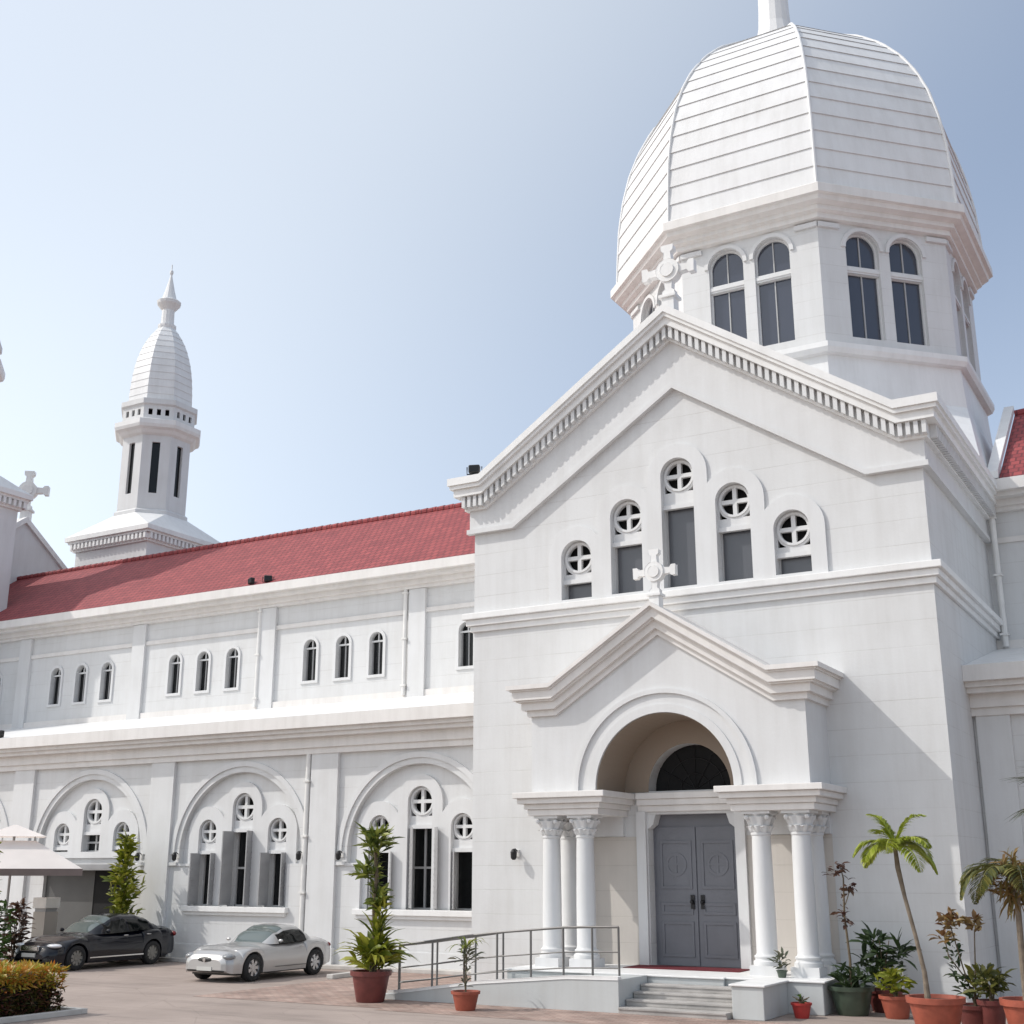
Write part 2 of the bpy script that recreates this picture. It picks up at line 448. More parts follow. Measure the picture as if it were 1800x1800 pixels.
def smooth_by_angle(o, deg=35):
    me = o.data
    me.polygons.foreach_set('use_smooth', [True] * len(me.polygons))
    try: me.set_sharp_from_angle(angle=R(deg))
    except Exception: pass
    return o

def FY(y0): return lambda u, v, w: (u, y0 - w, v)         # facing -Y
def FX(x0): return lambda u, v, w: (x0 + w, u, v)         # facing +X
def FXn(x0): return lambda u, v, w: (x0 - w, -u, v)       # facing -X
def arc(cx, cz, r, a0, a1, n=18):
    return [(cx + r * math.cos(R(a0 + (a1 - a0) * i / n)), cz + r * math.sin(R(a0 + (a1 - a0) * i / n))) for i in range(n + 1)]
def arch(cx, hw, z0, zs, r=None, n=18):
    """arched opening outline, counter-clockwise"""
    r = r or hw
    return [(cx - hw, z0), (cx + hw, z0)] + [p for p in arc(cx, zs, r, 0, 180, n)]

# ================================================================== GROUND
g = M()
g.add([(-600, -600, 0), (600, -600, 0), (600, 600, 0), (-600, 600, 0)], [(0, 1, 2, 3)])
tag(g.build('ground', GROUND), kind='structure')
g = M()
g.add([(-3.9, -5.3, 0.004), (1.2, -5.3, 0.004), (1.2, 3.0, 0.004), (-3.9, 3.0, 0.004)], [(0, 1, 2, 3)])
g.add([(1.2, -5.6, 0.004), (16, -5.6, 0.004), (16, -3.72, 0.004), (1.2, -3.72, 0.004)], [(0, 1, 2, 3)])
tag(g.build('paved_path', BRICKP), kind='structure')
g = M()
g.box(-34, 0.0, 2.35, 2.55, 0, 0.11); g.box(-4.2, -4.0, -0.2, 2.35, 0, 0.11)
tag(g.build('kerb', KERB, bevel=0.015), kind='structure')
g = M()
g.box(-34, -0.02, 2.55, 2.97, 0.0, 0.09)
tag(g.build('pavement', KERB), kind='structure')

# ================================================================== CATHEDRAL
cath = empty('cathedral', (0, 0, 0), label='white domed cathedral with red tiled nave roof, gabled transept and column porch', cat='cathedral')
W = 11.54; CX = W / 2
YA, YC, RID = 3.04, 7.8, 12.1       # aisle wall, clerestory wall, ridge

def put(proto, loc, parent=None, rz=0):
    c = copy_tree(proto, parent if parent else proto.parent)
    c.location = loc; c.rotation_euler = (0, 0, rz)
    return c

# ---- a traceried window (local: opening centre x=0, sill z=0, wall face y=0, outward -Y)
def quatrefoil_window(hw, r, zs, pane_top, deep=0.32, pane=None, mull=False, shutter=False, angs=(78, 78), name='window'):
    F = FY(0)
    t = M()
    lo = zs - r * 1.02
    out = [(-hw - 0.02, pane_top), (hw + 0.02, pane_top), (hw + 0.02, zs)] + arc(0, zs, hw + 0.02, 4, 176, 18) + [(-hw - 0.02, zs)]
    s = hw / 0.45
    rin = hw * 0.78; b = hw * 0.12
    holes = []
    a = math.degrees(math.asin(b / rin))
    for q in range(4):
        pts = [(b, b)] + arc(0, 0, rin, a, 90 - a, 6)
        h = []
        for (x, z) in pts:
            an = q * PI / 2
            h.append((x * math.cos(an) - z * math.sin(an), zs + x * math.sin(an) + z * math.cos(an)))
        holes.append(h)
    for sg in (-1, 1):
        h = [(sg * .93 * hw, zs - .97 * hw), (sg * .93 * hw, zs - .46 * hw), (sg * .76 * hw, zs - .76 * hw), (sg * .46 * hw, zs - .97 * hw)]
        holes.append(h)
    t.plate(out, F, -0.13, -0.24, holes)
    # raised ring round the roundel and the transom
    t.plate(arc(0, zs, hw * 0.93, 0, 355, 28), F, -0.10, -0.16, [arc(0, zs, hw * 0.80, 0, 355, 28)])
    t.box(-hw, hw, 0.07, 0.2, pane_top - 0.06, pane_top + 0.05)
    o = t.build(name, TRIM, cath)
    p = M(); p.box(-hw - 0.03, hw + 0.03, deep, deep + 0.03, 0.0, pane_top + 0.05)
    p.build('pane', pane or GLASS, o)
    bk = M(); bk.plate([(-hw - .02, pane_top), (hw + .02, pane_top)] + arc(0, zs, hw + .02, 0, 180, 14), F, -deep - 0.1, -deep - 0.13)
    bk.build('dark_interior', BLACK, o)
    fr = M()
    e = 0.045
    for (x0, x1) in ((-hw, -hw + e), (hw - e, hw)): fr.box(x0, x1, deep - 0.05, deep + 0.01, 0.02, pane_top)
    fr.box(-hw, hw, deep - 0.05, deep + 0.01, 0.0, e)
    if mull:
        fr.box(-0.03, 0.03, deep - 0.05, deep + 0.01, e, pane_top); fr.box(-hw, hw, deep - 0.045, deep + 0.01, pane_top * 0.5 - .03, pane_top * 0.5 + .03)
    fr.build('frame', FRAMEM, o)
    if shutter:
        for sg in (-1, 1):
            sh = M()
            ax = sg * (hw - 0.02); L = hw * 0.98
            def Fs(u, v, w, ax=ax, sg=sg):   # hinged at the jamb, opened outward
                an = R(angs[0] if sg < 0 else angs[1])
                return (ax + sg * (u * math.cos(an)) + w * math.sin(an), 0.10 - u * math.sin(an) * 1.0 + 0 * w, v)
            out = [(0, 0.04), (L, 0.04), (L, pane_top - 0.03), (0, pane_top - 0.03)]
            sh.plate(out, Fs, 0.02, -0.02)
            for k in range(int((pane_top - .2) / 0.16)):
                z = 0.12 + k * 0.16
                sh.box(0.05, L - 0.05, z, z + 0.05, -0.035, 0.035, F=lambda a_, b_, c_, Fs=Fs: Fs(a_, b_, c_))
            sh.build('shutter', SHUT, o)
    return o

def surround(M_, cs, zs, r, z0, F, w1, w0, holes):
    """one plate whose outline is the union of arches of radius r at (cs[i], zs[i])"""
    pts = [(cs[0] - r, z0)]
    n = len(cs)
    for i in range(n):
        c, z = cs[i], zs[i]
        a0, a1 = 180, 0
        if i > 0 and zs[i-1] > z: # start where the taller neighbour's leg is
            dx = (cs[i-1] + r) - c; a0 = math.degrees(math.acos(max(-1, min(1, dx / r))))
        if i < n - 1 and zs[i+1] > z:
            dx = (cs[i+1] - r) - c; a1 = math.degrees(math.acos(max(-1, min(1, dx / r))))
        pts += arc(c, z, r, a0, a1, 14)
    pts.append((cs[-1] + r, z0))
    pts = list(reversed(pts))
    M_.plate(pts, F, w1, w0, holes)

# ---- transept walls
tw = M()
WC = [CX - 2.76, CX - 1.38, CX, CX + 1.38, CX + 2.76]
WZ = [10.20, 11.07, 11.92, 11.07, 10.20]
WT = [9.60, 10.40, 11.15, 10.40, 9.60]
SILL = 9.12
T = [(-0.55, 12.65), (0.42, 12.65), (CX, 16.25), (W - 0.42, 12.65), (W + 0.55, 12.65)]
front = [(0, 0), (W, 0), (W, 12.2), (W - 0.42, 12.2), (CX, 15.8), (0.42, 12.2), (0, 12.2)]
holes = [arch(c, 0.42, SILL, z) for c, z in zip(WC, WZ)]
DZ0, DZ1, DHW = 0.60, 3.88, 1.05
door_hole = [(CX - DHW, DZ0), (CX + DHW, DZ0), (CX + DHW, DZ1 - 0.32), (CX + DHW - 0.13, DZ1 - 0.22), (CX + DHW - 0.2, DZ1), (CX - DHW + 0.2, DZ1), (CX - DHW + 0.13, DZ1 - 0.22), (CX - DHW, DZ1 - 0.32)]
tymp = [(CX - 1.0, 4.4), (CX + 1.0, 4.4)] + arc(CX, 4.45, 1.0, 0, 180, 24)
tw.plate(front, FY(0), 0, -0.5, holes + [door_hole, tymp])
tw.box(W - 0.5, W, 0.5, YC + 0.3, 0, 12.4)
tw.box(0, 0.5, 0.5, YC + 0.3, 0, 12.4)
tw.build('transept_wall', WALL, cath)

# frieze under the gable cornice
fz = M()
fin = [(0, 11.26), (1.24, 11.26), (CX, 14.26), (W - 1.24, 11.26), (W, 11.26)]
fz.plate([(-0.1, 11.26), (1.24, 11.26), (CX, 14.26), (W - 1.24, 11.26), (W + 0.1, 11.26), (W + 0.1, 12.1), (W - 0.42, 12.1), (CX, 15.7), (0.42, 12.1), (-0.1, 12.1)], FY(0), 0.10, 0)
fz.box(W, W + 0.1, 0.0, YC, 11.26, 12.1)
# moulding line at its foot
def band(M_, path, o1, o0, prot, F, back=0.5, trimx=None):
    p = [(x, z) for x, z in path]
    top = [(x, z + o1) for x, z in p]; bot = [(x, z + o0) for x, z in p]
    M_.plate(list(bot) + list(reversed(top)), F, prot, -back)
def ends(path, x0, x1): return [(x0, path[0][1])] + path[1:-1] + [(x1, path[-1][1])]
mp_ = [(-0.16, 11.26), (1.22, 11.26), (CX, 14.24), (W - 1.22, 11.26), (W + 0.16, 11.26)]
band(fz, mp_, 0.02, -0.10, 0.16, FY(0), back=-0.0)
fz.box(W, W + 0.16, 0.0, YC, 11.16, 11.28)
fz.build('gable_frieze', TRIM, cath)

gc = M()
for (o1, o0, pr_) in ((0, -0.20, 0.55), (-0.20, -0.30, 0.50), (-0.30, -0.50, 0.42)):
    band(gc, ends(T, -pr_, W + pr_), o1, o0, pr_, FY(0))
    gc.box(W - 0.1, W + pr_, 0.49, YC, 12.65 + o0, 12.65 + o1)
band(gc, ends(T, -0.2, W + 0.2), -0.503, -0.86, 0.2, FY(0), back=0.0)
gc.box(W, W + 0.2, 0.0, YC, 12.65 - 0.86, 12.65 - 0.503)
gc.build('gable_cornice', LEDGE, cath)
dn = M()
def pathz(path, x):
    for (a, b) in zip(path, path[1:]):
        if a[0] <= x <= b[0]: return a[1] + (b[1] - a[1]) * (x - a[0]) / (b[0] - a[0])
x = -0.2
while x < W + 0.15:
    x1 = x + 0.095
    a, b = pathz(T, x), pathz(T, x1)
    dn.plate([(x, a - 0.80), (x1, b - 0.80), (x1, b - 0.502), (x, a - 0.502)], FY(0), 0.36, 0.15)
    x += 0.172
dn.build('dentil_course', TRIM, cath)
dn = M(); y = 0.1
while y < YC - .2:
    dn.box(W + .15, W + .36, y, y + .095, 12.65 - .8, 12.65 - .502); y += .172
dn.build('dentil_course', TRIM, cath)

ws = M()
surround(ws, WC, WZ, 0.78, 9.02, FY(0), 0.06, 0.0, holes)
ws.build('window_surround', TRIM, cath)
sc = M()
for (z1, z0, pr_) in ((9.02, 8.86, 0.24), (8.86, 8.70, 0.16), (8.70, 8.55, 0.08)):
    sc.box(-pr_, W + pr_, -pr_, -0.0, z0, z1)
    sc.box(W, W + pr_, -0.0, YC, z0, z1)
    sc.box(-pr_, 0, 0.0, YC, z0, z1)
sc.build('string_course', LEDGE, cath, bevel=0.015)

for c, z, t in zip(WC, WZ, WT):
    w_ = quatrefoil_window(0.42, 0.44, z - SILL, t - SILL, deep=0.26, pane=PANE)
    w_.location = (c, 0, SILL)

tr = M()
prof = [(-0.2, 12.5), (CX, 15.95), (W + 0.2, 12.5)]
tr.plate([(-0.2, 12.45), (W + 0.2, 12.45), (CX, 15.98)], FY(0.45), 0, -8.2)
tr.build('transept_roof', LEDGE, cath)

# ---- portico
PY = -1.5
PX0, PX1 = CX - 3.25, CX + 3.25
P = [(CX - 3.55, 6.80), (CX - 2.58, 6.76), (CX, 8.42), (CX + 2.58, 6.76), (CX + 3.55, 6.80)]
po = M()
body = [(PX0, 4.35), (CX - 1.62, 4.35)] + list(reversed(arc(CX, 4.38, 1.62, 0, 180, 30))) + [(CX + 1.62, 4.35), (PX1, 4.35), (PX1, 6.5), (CX + 2.58, 6.5), (CX, 8.16), (CX - 2.58, 6.5), (PX0, 6.5)]
po.plate(body, FY(PY), 0, -1.5)
portico = po.build('portico', TRIM, cath)
pc = M()
PL = [(0, -0.10, 0.45), (-0.10, -0.14, 0.38), (-0.14, -0.34, 0.34), (-0.34, -0.38, 0.27), (-0.38, -0.56, 0.18), (-0.56, -0.70, 0.08)]
for (o1, o0, pr_) in PL:
    band(pc, ends([(x, 6.78 if i in (0, 1, 3, 4) else z) for i, (x, z) in enumerate(P)], PX0 - pr_, PX1 + pr_), o1, o0, pr_, FY(PY), back=1.5)
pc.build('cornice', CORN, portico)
ar = M()
ar.plate([(CX - 2.14, 4.36)] + list(reversed(arc(CX, 4.38, 2.14, 0, 180, 36))) + [(CX + 2.14, 4.36)][::-1] + [(CX + 2.04, 4.36)] + arc(CX, 4.38, 2.04, 0, 180, 36) + [(CX - 2.04, 4.36)], FY(PY), 0.06, 0)
ar.plate([(CX - 1.80, 4.36)] + list(reversed(arc(CX, 4.38, 1.80, 0, 180, 36))) + [(CX + 1.62, 4.36)] + arc(CX, 4.38, 1.62, 0, 180, 36), FY(PY), 0.03, 0)
ar.build('archivolt', TRIM, portico)
en = M()
for sx in (-1, 1):
    xa, xb = (PX0, CX - 1.62) if sx < 0 else (CX + 1.62, PX1)
    for (z1, z0, pr_) in ((4.35, 4.22, 0.34), (4.22, 4.10, 0.26), (4.10, 3.98, 0.14), (3.98, 3.84, 0.08)):
        en.box(xa - pr_, xb + pr_, PY - pr_, 0, z0, z1)
for (z1, z0, pr_) in ((4.36, 4.22, 0.2), (4.22, 4.08, 0.14), (4.08, 3.94, 0.07)):
    en.box(CX - 1.62 + 0.36, CX + 1.62 - 0.36, -pr_, 0.0, z0, z1)
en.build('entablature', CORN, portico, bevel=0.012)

def column():
    s = M()
    H0, H1 = 0.80, 3.40
    s.box(-0.29, 0.29, -0.29, 0.29, 0.575, 0.80)
    s.lathe([(0.285, .80), (0.29, .83), (0.285, .88), (0.25, .90), (0.245, .93), (0.265, .955), (0.265, .98), (0.23, 1.0), (0.215, 1.04), (0.212, 2.0), (0.20, 3.0), (0.192, 3.34), (0.21, 3.36), (0.21, 3.40), (0.19, 3.41)], seg=28)
    o = s.build('column', TRIM, portico)
    smooth_by_angle(o, 40)
    c = M()
    c.lathe([(0.19, 3.40), (0.22, 3.44), (0.255, 3.54), (0.225, 3.56), (0.25, 3.62), (0.30, 3.72), (0.25, 3.735), (0.29, 3.78)], seg=48, mod=lambda a, z: 1 + 0.11 * math.cos(8 * a + (PI if 3.55 < z < 3.73 else 0)))
    for k in range(4):
        a = PI / 4 + k * PI / 2
        c.lathe([(0.0, 3.66), (0.045, 3.67), (0.06, 3.71), (0.045, 3.75), (0.0, 3.76)], (0.31 * math.cos(a), 0.31 * math.sin(a)), seg=8, cap=False)
    for k in range(8):
        a = k * PI / 4 + PI / 8
        c.leaf((0.20 * math.cos(a), 0.20 * math.sin(a), 3.42), (math.cos(a) * .35, math.sin(a) * .35, 1), 0.19, 0.11, 1.6)
    c.box(-0.30, 0.30, -0.30, 0.30, 3.78, 3.838)
    c.build('capital', TRIM, o)
    return o
c0 = column()
first = True
for dx in (-2.9, -2.05, 2.05, 2.9):
    for yy in (-1.22, -0.33):
        if yy > -1 and abs(dx) < 2.5: continue
        o = c0 if first else copy_tree(c0, portico)
        first = False
        o.location = (CX + dx, yy, 0)
# wall piers behind the columns and beside the door
for sx in (-1, 1):
    pp = M()
    x0, x1 = sorted((CX + sx * 1.07, CX + sx * 1.30))
    pp.box(x0, x1, -0.10, 0, 0.58, 3.94)
    x0, x1 = sorted((CX + sx * 1.62, CX + sx * 3.2))
    pp.box(x0, x1, -0.12, 0, 3.40, 3.84)
    pp.build('wall_pier', TRIM, portico)

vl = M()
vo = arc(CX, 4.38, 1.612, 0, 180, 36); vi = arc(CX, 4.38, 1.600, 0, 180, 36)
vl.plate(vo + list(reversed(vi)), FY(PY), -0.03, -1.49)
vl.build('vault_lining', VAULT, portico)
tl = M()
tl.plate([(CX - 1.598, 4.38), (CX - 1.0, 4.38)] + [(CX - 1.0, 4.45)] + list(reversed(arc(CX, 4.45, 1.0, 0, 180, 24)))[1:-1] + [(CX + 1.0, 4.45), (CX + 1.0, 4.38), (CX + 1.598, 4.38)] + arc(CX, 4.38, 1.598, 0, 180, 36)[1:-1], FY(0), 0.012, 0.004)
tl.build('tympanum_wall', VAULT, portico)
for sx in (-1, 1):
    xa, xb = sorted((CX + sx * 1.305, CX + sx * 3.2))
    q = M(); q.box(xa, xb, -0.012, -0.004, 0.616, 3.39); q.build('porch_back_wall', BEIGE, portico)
# ---- door and tympanum
d = M()
d.plate([(x, z) for x, z in door_hole], FY(0), -0.30, -0.36)
door = d.build('door', DOORM, cath)
dd = M()
for sx in (-1, 1):
    xa, xb = sorted((CX + sx * 0.015, CX + sx * 0.98))
    dd.box(xa, xb, 0.27, 0.30, 0.62, 3.60)
    for (z0, z1) in ((0.8, 1.55), (1.7, 1.95), (2.25, 3.3)):
        F = FY(0.27)
        dd.plate([(xa + .1, z0), (xb - .1, z0), (xb - .1, z1), (xa + .1, z1)], F, 0.022, 0, [[(xa + .16, z0 + .06), (xb - .16, z0 + .06), (xb - .16, z1 - .06), (xa + .16, z1 - .06)]])
    cx_ = CX + sx * 0.5
    dd.plate(arc(cx_, 2.78, 0.26, 0, 350, 24), FY(0.27), 0.014, 0, [arc(cx_, 2.78, 0.19, 0, 350, 24)])
    dd.plate([(cx_ - .025, 2.55), (cx_ + .025, 2.55), (cx_ + .025, 3.01), (cx_ - .025, 3.01)], FY(0.27), 0.013, 0)
    dd.plate([(cx_ - .22, 2.755), (cx_ + .22, 2.755), (cx_ + .22, 2.805), (cx_ - .22, 2.805)], FY(0.27), 0.012, 0)
dd.build('door_leaf', DOORM, door, bevel=0.006)
h = M()
for sx in (-1, 1):
    h.box(CX + sx * 0.12 - 0.045, CX + sx * 0.12 + 0.045, 0.235, 0.265, 1.82, 2.12)
    h.lathe([(0.03, 0), (0.05, .03), (0.03, .07)], seg=12, F=lambda a, b, c, sx=sx: (CX + sx * 0.12 + a, 0.235 - c, 1.97 + b))
h.build('handle', HANDLE, door)
ty = M(); ty.plate([(CX - 1.03, 4.38), (CX + 1.03, 4.38)] + arc(CX, 4.45, 1.03, 0, 180, 24), FY(0), -0.42, -0.45)
tyo = ty.build('tympanum_window', BLACK, cath)
tf = M()
for k in range(1, 6):
    a = R(k * 30); tf.tube([(CX, 0.40, 4.45), (CX + math.cos(a), 0.40, 4.45 + math.sin(a))], 0.012, 6)
for r_ in (0.35, 0.7): tf.tube([(x, 0.40, z) for x, z in arc(CX, 4.45, r_, 0, 180, 16)], 0.012, 6)
tf.build('grille', HANDLE, tyo)

# ---- crosses
def cross(sc_, loc, label=None):
    c = M()
    F = FY(0)
    def arm(an):
        pts = [(-.14, .22), (-.11, .62), (-.2, .70), (-.2, .86), (.2, .86), (.2, .70), (.11, .62), (.14, .22)]
        pts = list(reversed(pts)) if False else pts
        q = []
        for (x, z) in pts:
            q.append((x * math.cos(an) - z * math.sin(an), x * math.sin(an) + z * math.cos(an) + 1.15))
        q = list(reversed(q))
        c.plate([(x * sc_, z * sc_) for x, z in q], F, 0.12 * sc_, -0.12 * sc_)
    for k in range(4): arm(k * PI / 2)
    c.plate([(x * sc_, (z + 1.15) * sc_) for x, z in arc(0, 0, 0.38, 0, 350, 28)], F, 0.16 * sc_, -0.16 * sc_)
    c.plate([(x * sc_, (z + 1.15) * sc_) for x, z in arc(0, 0, 0.22, 0, 350, 20)], F, 0.20 * sc_, -0.20 * sc_)
    c.box(-.2 * sc_, .2 * sc_, -.2 * sc_, .2 * sc_, -0.3 * sc_, 0.28 * sc_)
    c.box(-.28 * sc_, .28 * sc_, -.26 * sc_, .26 * sc_, 0.20 * sc_, 0.30 * sc_)
    o = c.build('cross', LEDGE, cath, bevel=0.02)
    o.location = loc
    return o
cross(0.82, (CX + .05, -0.15, 16.35))
cross(0.60, (CX + 0.02, -1.6, 8.46))

# ---- aisle wall with arched recesses (left of the transept and right of it)
BC = [-3.7, -10.3, -16.9, -23.5]
SZ = 1.60
def recess(c, SZ=SZ):
    return [(c - 1.95, SZ), (c + 1.95, SZ), (c + 1.95, 2.85), (c + 2.45, 2.85), (c + 2.45, 3.1)] + arc(c, 3.15, 2.45, 1, 179, 40) + [(c - 2.45, 3.1), (c - 2.45, 2.85), (c - 1.95, 2.85)]
def arches3(c): return [arch(c - 1.41, 0.36, SZ, 3.83), arch(c, 0.42, SZ, 4.55), arch(c + 1.41, 0.36, SZ, 3.83)]
aw = M()
aw.plate([(-35, 0), (-0.02, 0), (-0.02, 6.7), (-35, 6.7)], FY(YA), 0, -0.2,
         [recess(c) if i != 2 else recess(c, 0.02) for i, c in enumerate(BC)])
inner_h = []
for i, c in enumerate(BC):
    if i == 2: inner_h += [arch(c - 1.41, 0.36, 3.25, 3.83), arch(c, 0.42, 3.25, 4.55), arch(c + 1.41, 0.36, 3.25, 3.83)]
    else: inner_h += arches3(c)
aw.plate([(-35, 0.05), (-0.02, 0.05), (-0.02, 6.6), (-35, 6.6)], FY(YA + 0.2), 0, -0.4, inner_h)
aw.build('aisle_wall', WALL, cath)
aw = M(); aw.box(W + 0.003, 34, YA, YA + 0.5, 0, 6.7); aw.build('aisle_wall', WALL, cath)
for i, c in enumerate(BC):
    at = M()
    hs = arches3(c) if i != 2 else [arch(c - 1.41, 0.36, 3.25, 3.83), arch(c, 0.42, 3.25, 4.55), arch(c + 1.41, 0.36, 3.25, 3.83)]
    z0 = SZ if i != 2 else 3.05
    surround(at, [c - 1.41, c, c + 1.41], [3.83, 4.55, 3.83], 0.76, z0, FY(YA + 0.2), 0.09, 0, hs)
    at.build('window_hood', TRIM, cath)
for c in BC:
    ao = M()
    ao.plate([(c - 2.78, 3.15)] + list(reversed(arc(c, 3.15, 2.78, 0, 180, 40))) + [(c + 2.62, 3.15)] + arc(c, 3.15, 2.62, 0, 180, 40), FY(YA), 0.05, 0)
    for sx in (-1, 1):
        x0, x1 = sorted((c + sx * 2.47, c + sx * 2.84)); 
        ao.box(x0, x1, YA - 0.09, YA, 2.80, 2.90)
    ao.build('arch_moulding', TRIM, cath)
proto_m = quatrefoil_window(0.42, 0.45, 4.55 - SZ, 3.85 - SZ, deep=0.36, mull=True, shutter=True, angs=(135, 40))
proto_s = quatrefoil_window(0.36, 0.36, 3.83 - SZ, 3.20 - SZ, deep=0.36, shutter=True, angs=(125, 50))
proto_m.location = (BC[0], YA + 0.11, SZ); proto_s.location = (BC[0] + 1.41, YA + 0.11, SZ)
put(proto_s, (BC[0] - 1.41, YA + 0.11, SZ))
sh_m = quatrefoil_window(0.42, 0.45, 4.55 - SZ, 3.85 - SZ, deep=0.36, mull=True, shutter=True)
sh_s = quatrefoil_window(0.36, 0.36, 3.83 - SZ, 3.20 - SZ, deep=0.36, shutter=True)
sh_m.location = (BC[1], YA + 0.11, SZ); sh_s.location = (BC[1] + 1.41, YA + 0.11, SZ)
put(sh_s, (BC[1] - 1.41, YA + 0.11, SZ))
tm = quatrefoil_window(0.42, 0.45, 4.55 - 3.25, 3.85 - 3.25, deep=0.3, mull=True); tm.location = (BC[2], YA + 0.11, 3.25)
ts = quatrefoil_window(0.36, 0.36, 3.83 - 3.25, 0.12, deep=0.3); ts.location = (BC[2] - 1.41, YA + 0.11, 3.25)
put(ts, (BC[2] + 1.41, YA + 0.11, 3.25))
put(proto_m, (BC[3], YA + 0.11, SZ))
for dx in (-1.41, 1.41): put(proto_s, (BC[3] + dx, YA + 0.11, SZ))
for i, c in enumerate(BC):
    if i == 2: continue
    sl = M()
    sl.box(c - 2.08, c + 2.08, YA - 0.16, YA + 0.19, 1.44, 1.60); sl.box(c - 2.0, c + 2.0, YA - 0.08, YA, 1.34, 1.44)
    sl.build('window_sill', LEDGE, cath, bevel=0.012)
# side door in the third bay
sd = M(); sd.box(BC[2] - 1.95, BC[2] + 0.35, YA + 0.12, YA + 0.17, 0.02, 2.65)
sdo = sd.build('side_door', GREYW, cath)
sd2 = M(); sd2.box(BC[2] + 0.35, BC[2] + 1.75, YA + 0.14, YA + 0.18, 0.02, 2.65); sd2.build('dark_opening', BLACK, sdo)
sd3 = M(); sd3.box(BC[2] - 2.2, BC[2] + 1.9, YA - 0.45, YA + 0.1, 2.68, 2.84); sd3.build('door_canopy', SHUT, sdo)

PLX = [-7.0 - 6.6 * k for k in range(5)]
for px in PLX:
    pl = M()
    pl.box(px - 0.5, px + 0.5, YA - 0.12, YA - 0.0, 0.0, 6.02)
    pl.box(px - 0.58, px + 0.58, YA - 0.2, YA - 0.0, 0, 0.52)
    pl.box(px + 0.5, px + 1.45, YA - 0.035, YA, 2.78, 2.86)
    pl.build('pilaster', TRIM, cath)
pl = M(); pl.box(11.62, 12.35, YA - .12, YA, 0, 6.02); pl.build('pilaster', TRIM, cath)
plb = M(); plb.box(-35, BC[2] - 1.95, YA - 0.07, YA - 0.001, 0, 0.48); plb.build('plinth', WALL, cath)
plb = M(); plb.box(BC[2] + 1.95, 0, YA - 0.07, YA - 0.001, 0, 0.48); plb.build('plinth', WALL, cath)
plb = M(); plb.box(W + .004, 34, YA - .07, YA - .001, 0, .48); plb.build('plinth', WALL, cath)
for (xa, xb) in ((-35, -0.003), (W + 0.003, 34)):
    ac = M()
    for (z1, z0, yo) in ((6.2, 6.02, 0.16), (6.50, 6.2, 0.24), (6.62, 6.50, 0.5), (6.74, 6.62, 0.62), (7.10, 6.74, 0.78)):
        ac.box(xa, xb, YA - yo, YA + 0.1, z0, z1)
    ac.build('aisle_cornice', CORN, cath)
for (xa, xb) in ((-35, -0.004), (W + 0.004, 34)):
    arf = M()
    arf.add([(xa, YA - 0.7, 7.104), (xb, YA - 0.7, 7.104), (xb, YC, 8.3), (xa, YC, 8.3), (xa, YA - .7, 6.9), (xb, YA - .7, 6.9), (xb, YC, 6.9), (xa, YC, 6.9)],
            [(0, 1, 2, 3), (4, 7, 6, 5), (0, 4, 5, 1), (1, 5, 6, 2), (2, 6, 7, 3), (3, 7, 4, 0)])
    arf.build('aisle_roof', LEDGE, cath)

# ---- clerestory
cw = M()
CG = [-3.64 - 6.6 * k for k in range(5)]
ch = []
for c in CG:
    for dx in (-1.46, 0, 1.46):
        ch.append(arch(c + dx, 0.29, 9.16, 10.36))
cw.plate([(-35, 6.9), (-0.02, 6.9), (-0.02, 12.5), (-35, 12.5)], FY(YC), 0, -0.4, ch)
cw.build('clerestory_wall', WALL, cath)
cw = M(); cw.box(W - 0.3, 34, YC, YC + 0.4, 6.9, 12.5); cw.build('clerestory_wall', WALL, cath)
cw = M(); cw.box(-35, 34, 2 * RID - YC - .4, 2 * RID - YC, 0, 12.5); cw.build('clerestory_wall', WALL, cath)
def clere_window():
    F = FY(0)
    t = M()
    t.plate([(-.40, -0.10), (.40, -0.10), (.40, 1.2)] + arc(0, 1.2, 0.40, 3, 177, 16) + [(-.40, 1.2)], F, 0.05, 0, [arch(0, 0.29, 0, 1.2)])
    t.box(-0.29, 0.29, 0.10, 0.16, 1.16, 1.22)
    t.box(-0.02, 0.02, 0.10, 0.15, 1.2, 1.48)
    o = t.build('clerestory_window', TRIM, cath)
    p = M(); p.plate(arch(0, 0.32, -0.03, 1.2), F, -0.2, -0.22); p.build('pane', GLASS, o)
    f = M(); f.box(-.02, .02, .15, .2, 0, 1.16); f.box(-.28, -.25, .14, .2, 0, 1.2); f.box(.25, .28, .14, .2, 0, 1.2); f.build('frame', SHUT, o)
    return o
cp = clere_window()
k = 0
for c in CG:
    for dx in (-1.46, 0, 1.46):
        o = cp if k == 0 else copy_tree(cp, cath)
        o.location = (c + dx, YC, 9.16); k += 1
for k in range(5):
    px = -7.05 - 6.6 * k
    cl = M(); cl.box(px - 0.34, px + 0.34, YC - 0.12, YC, 8.25, 11.99); cl.build('pilaster', TRIM, cath)
for (xa, xb) in ((-35, -0.003), (W + 0.003, 34)):
    cl = M()
    cl.box(xa, xb, YC - 0.08, YC, 8.2, 8.5)
    cl.box(xa, xb, YC - 0.06, YC, 11.15, 11.3)
    for (z1, z0, yo) in ((12.12, 12.0, 0.18), (12.3, 12.12, 0.30), (12.42, 12.3, 0.62), (12.74, 12.42, 0.82)):
        cl.box(xa, xb, YC - yo, YC + 0.0, z0, z1)
    cl.build('clerestory_cornice', CORN, cath)

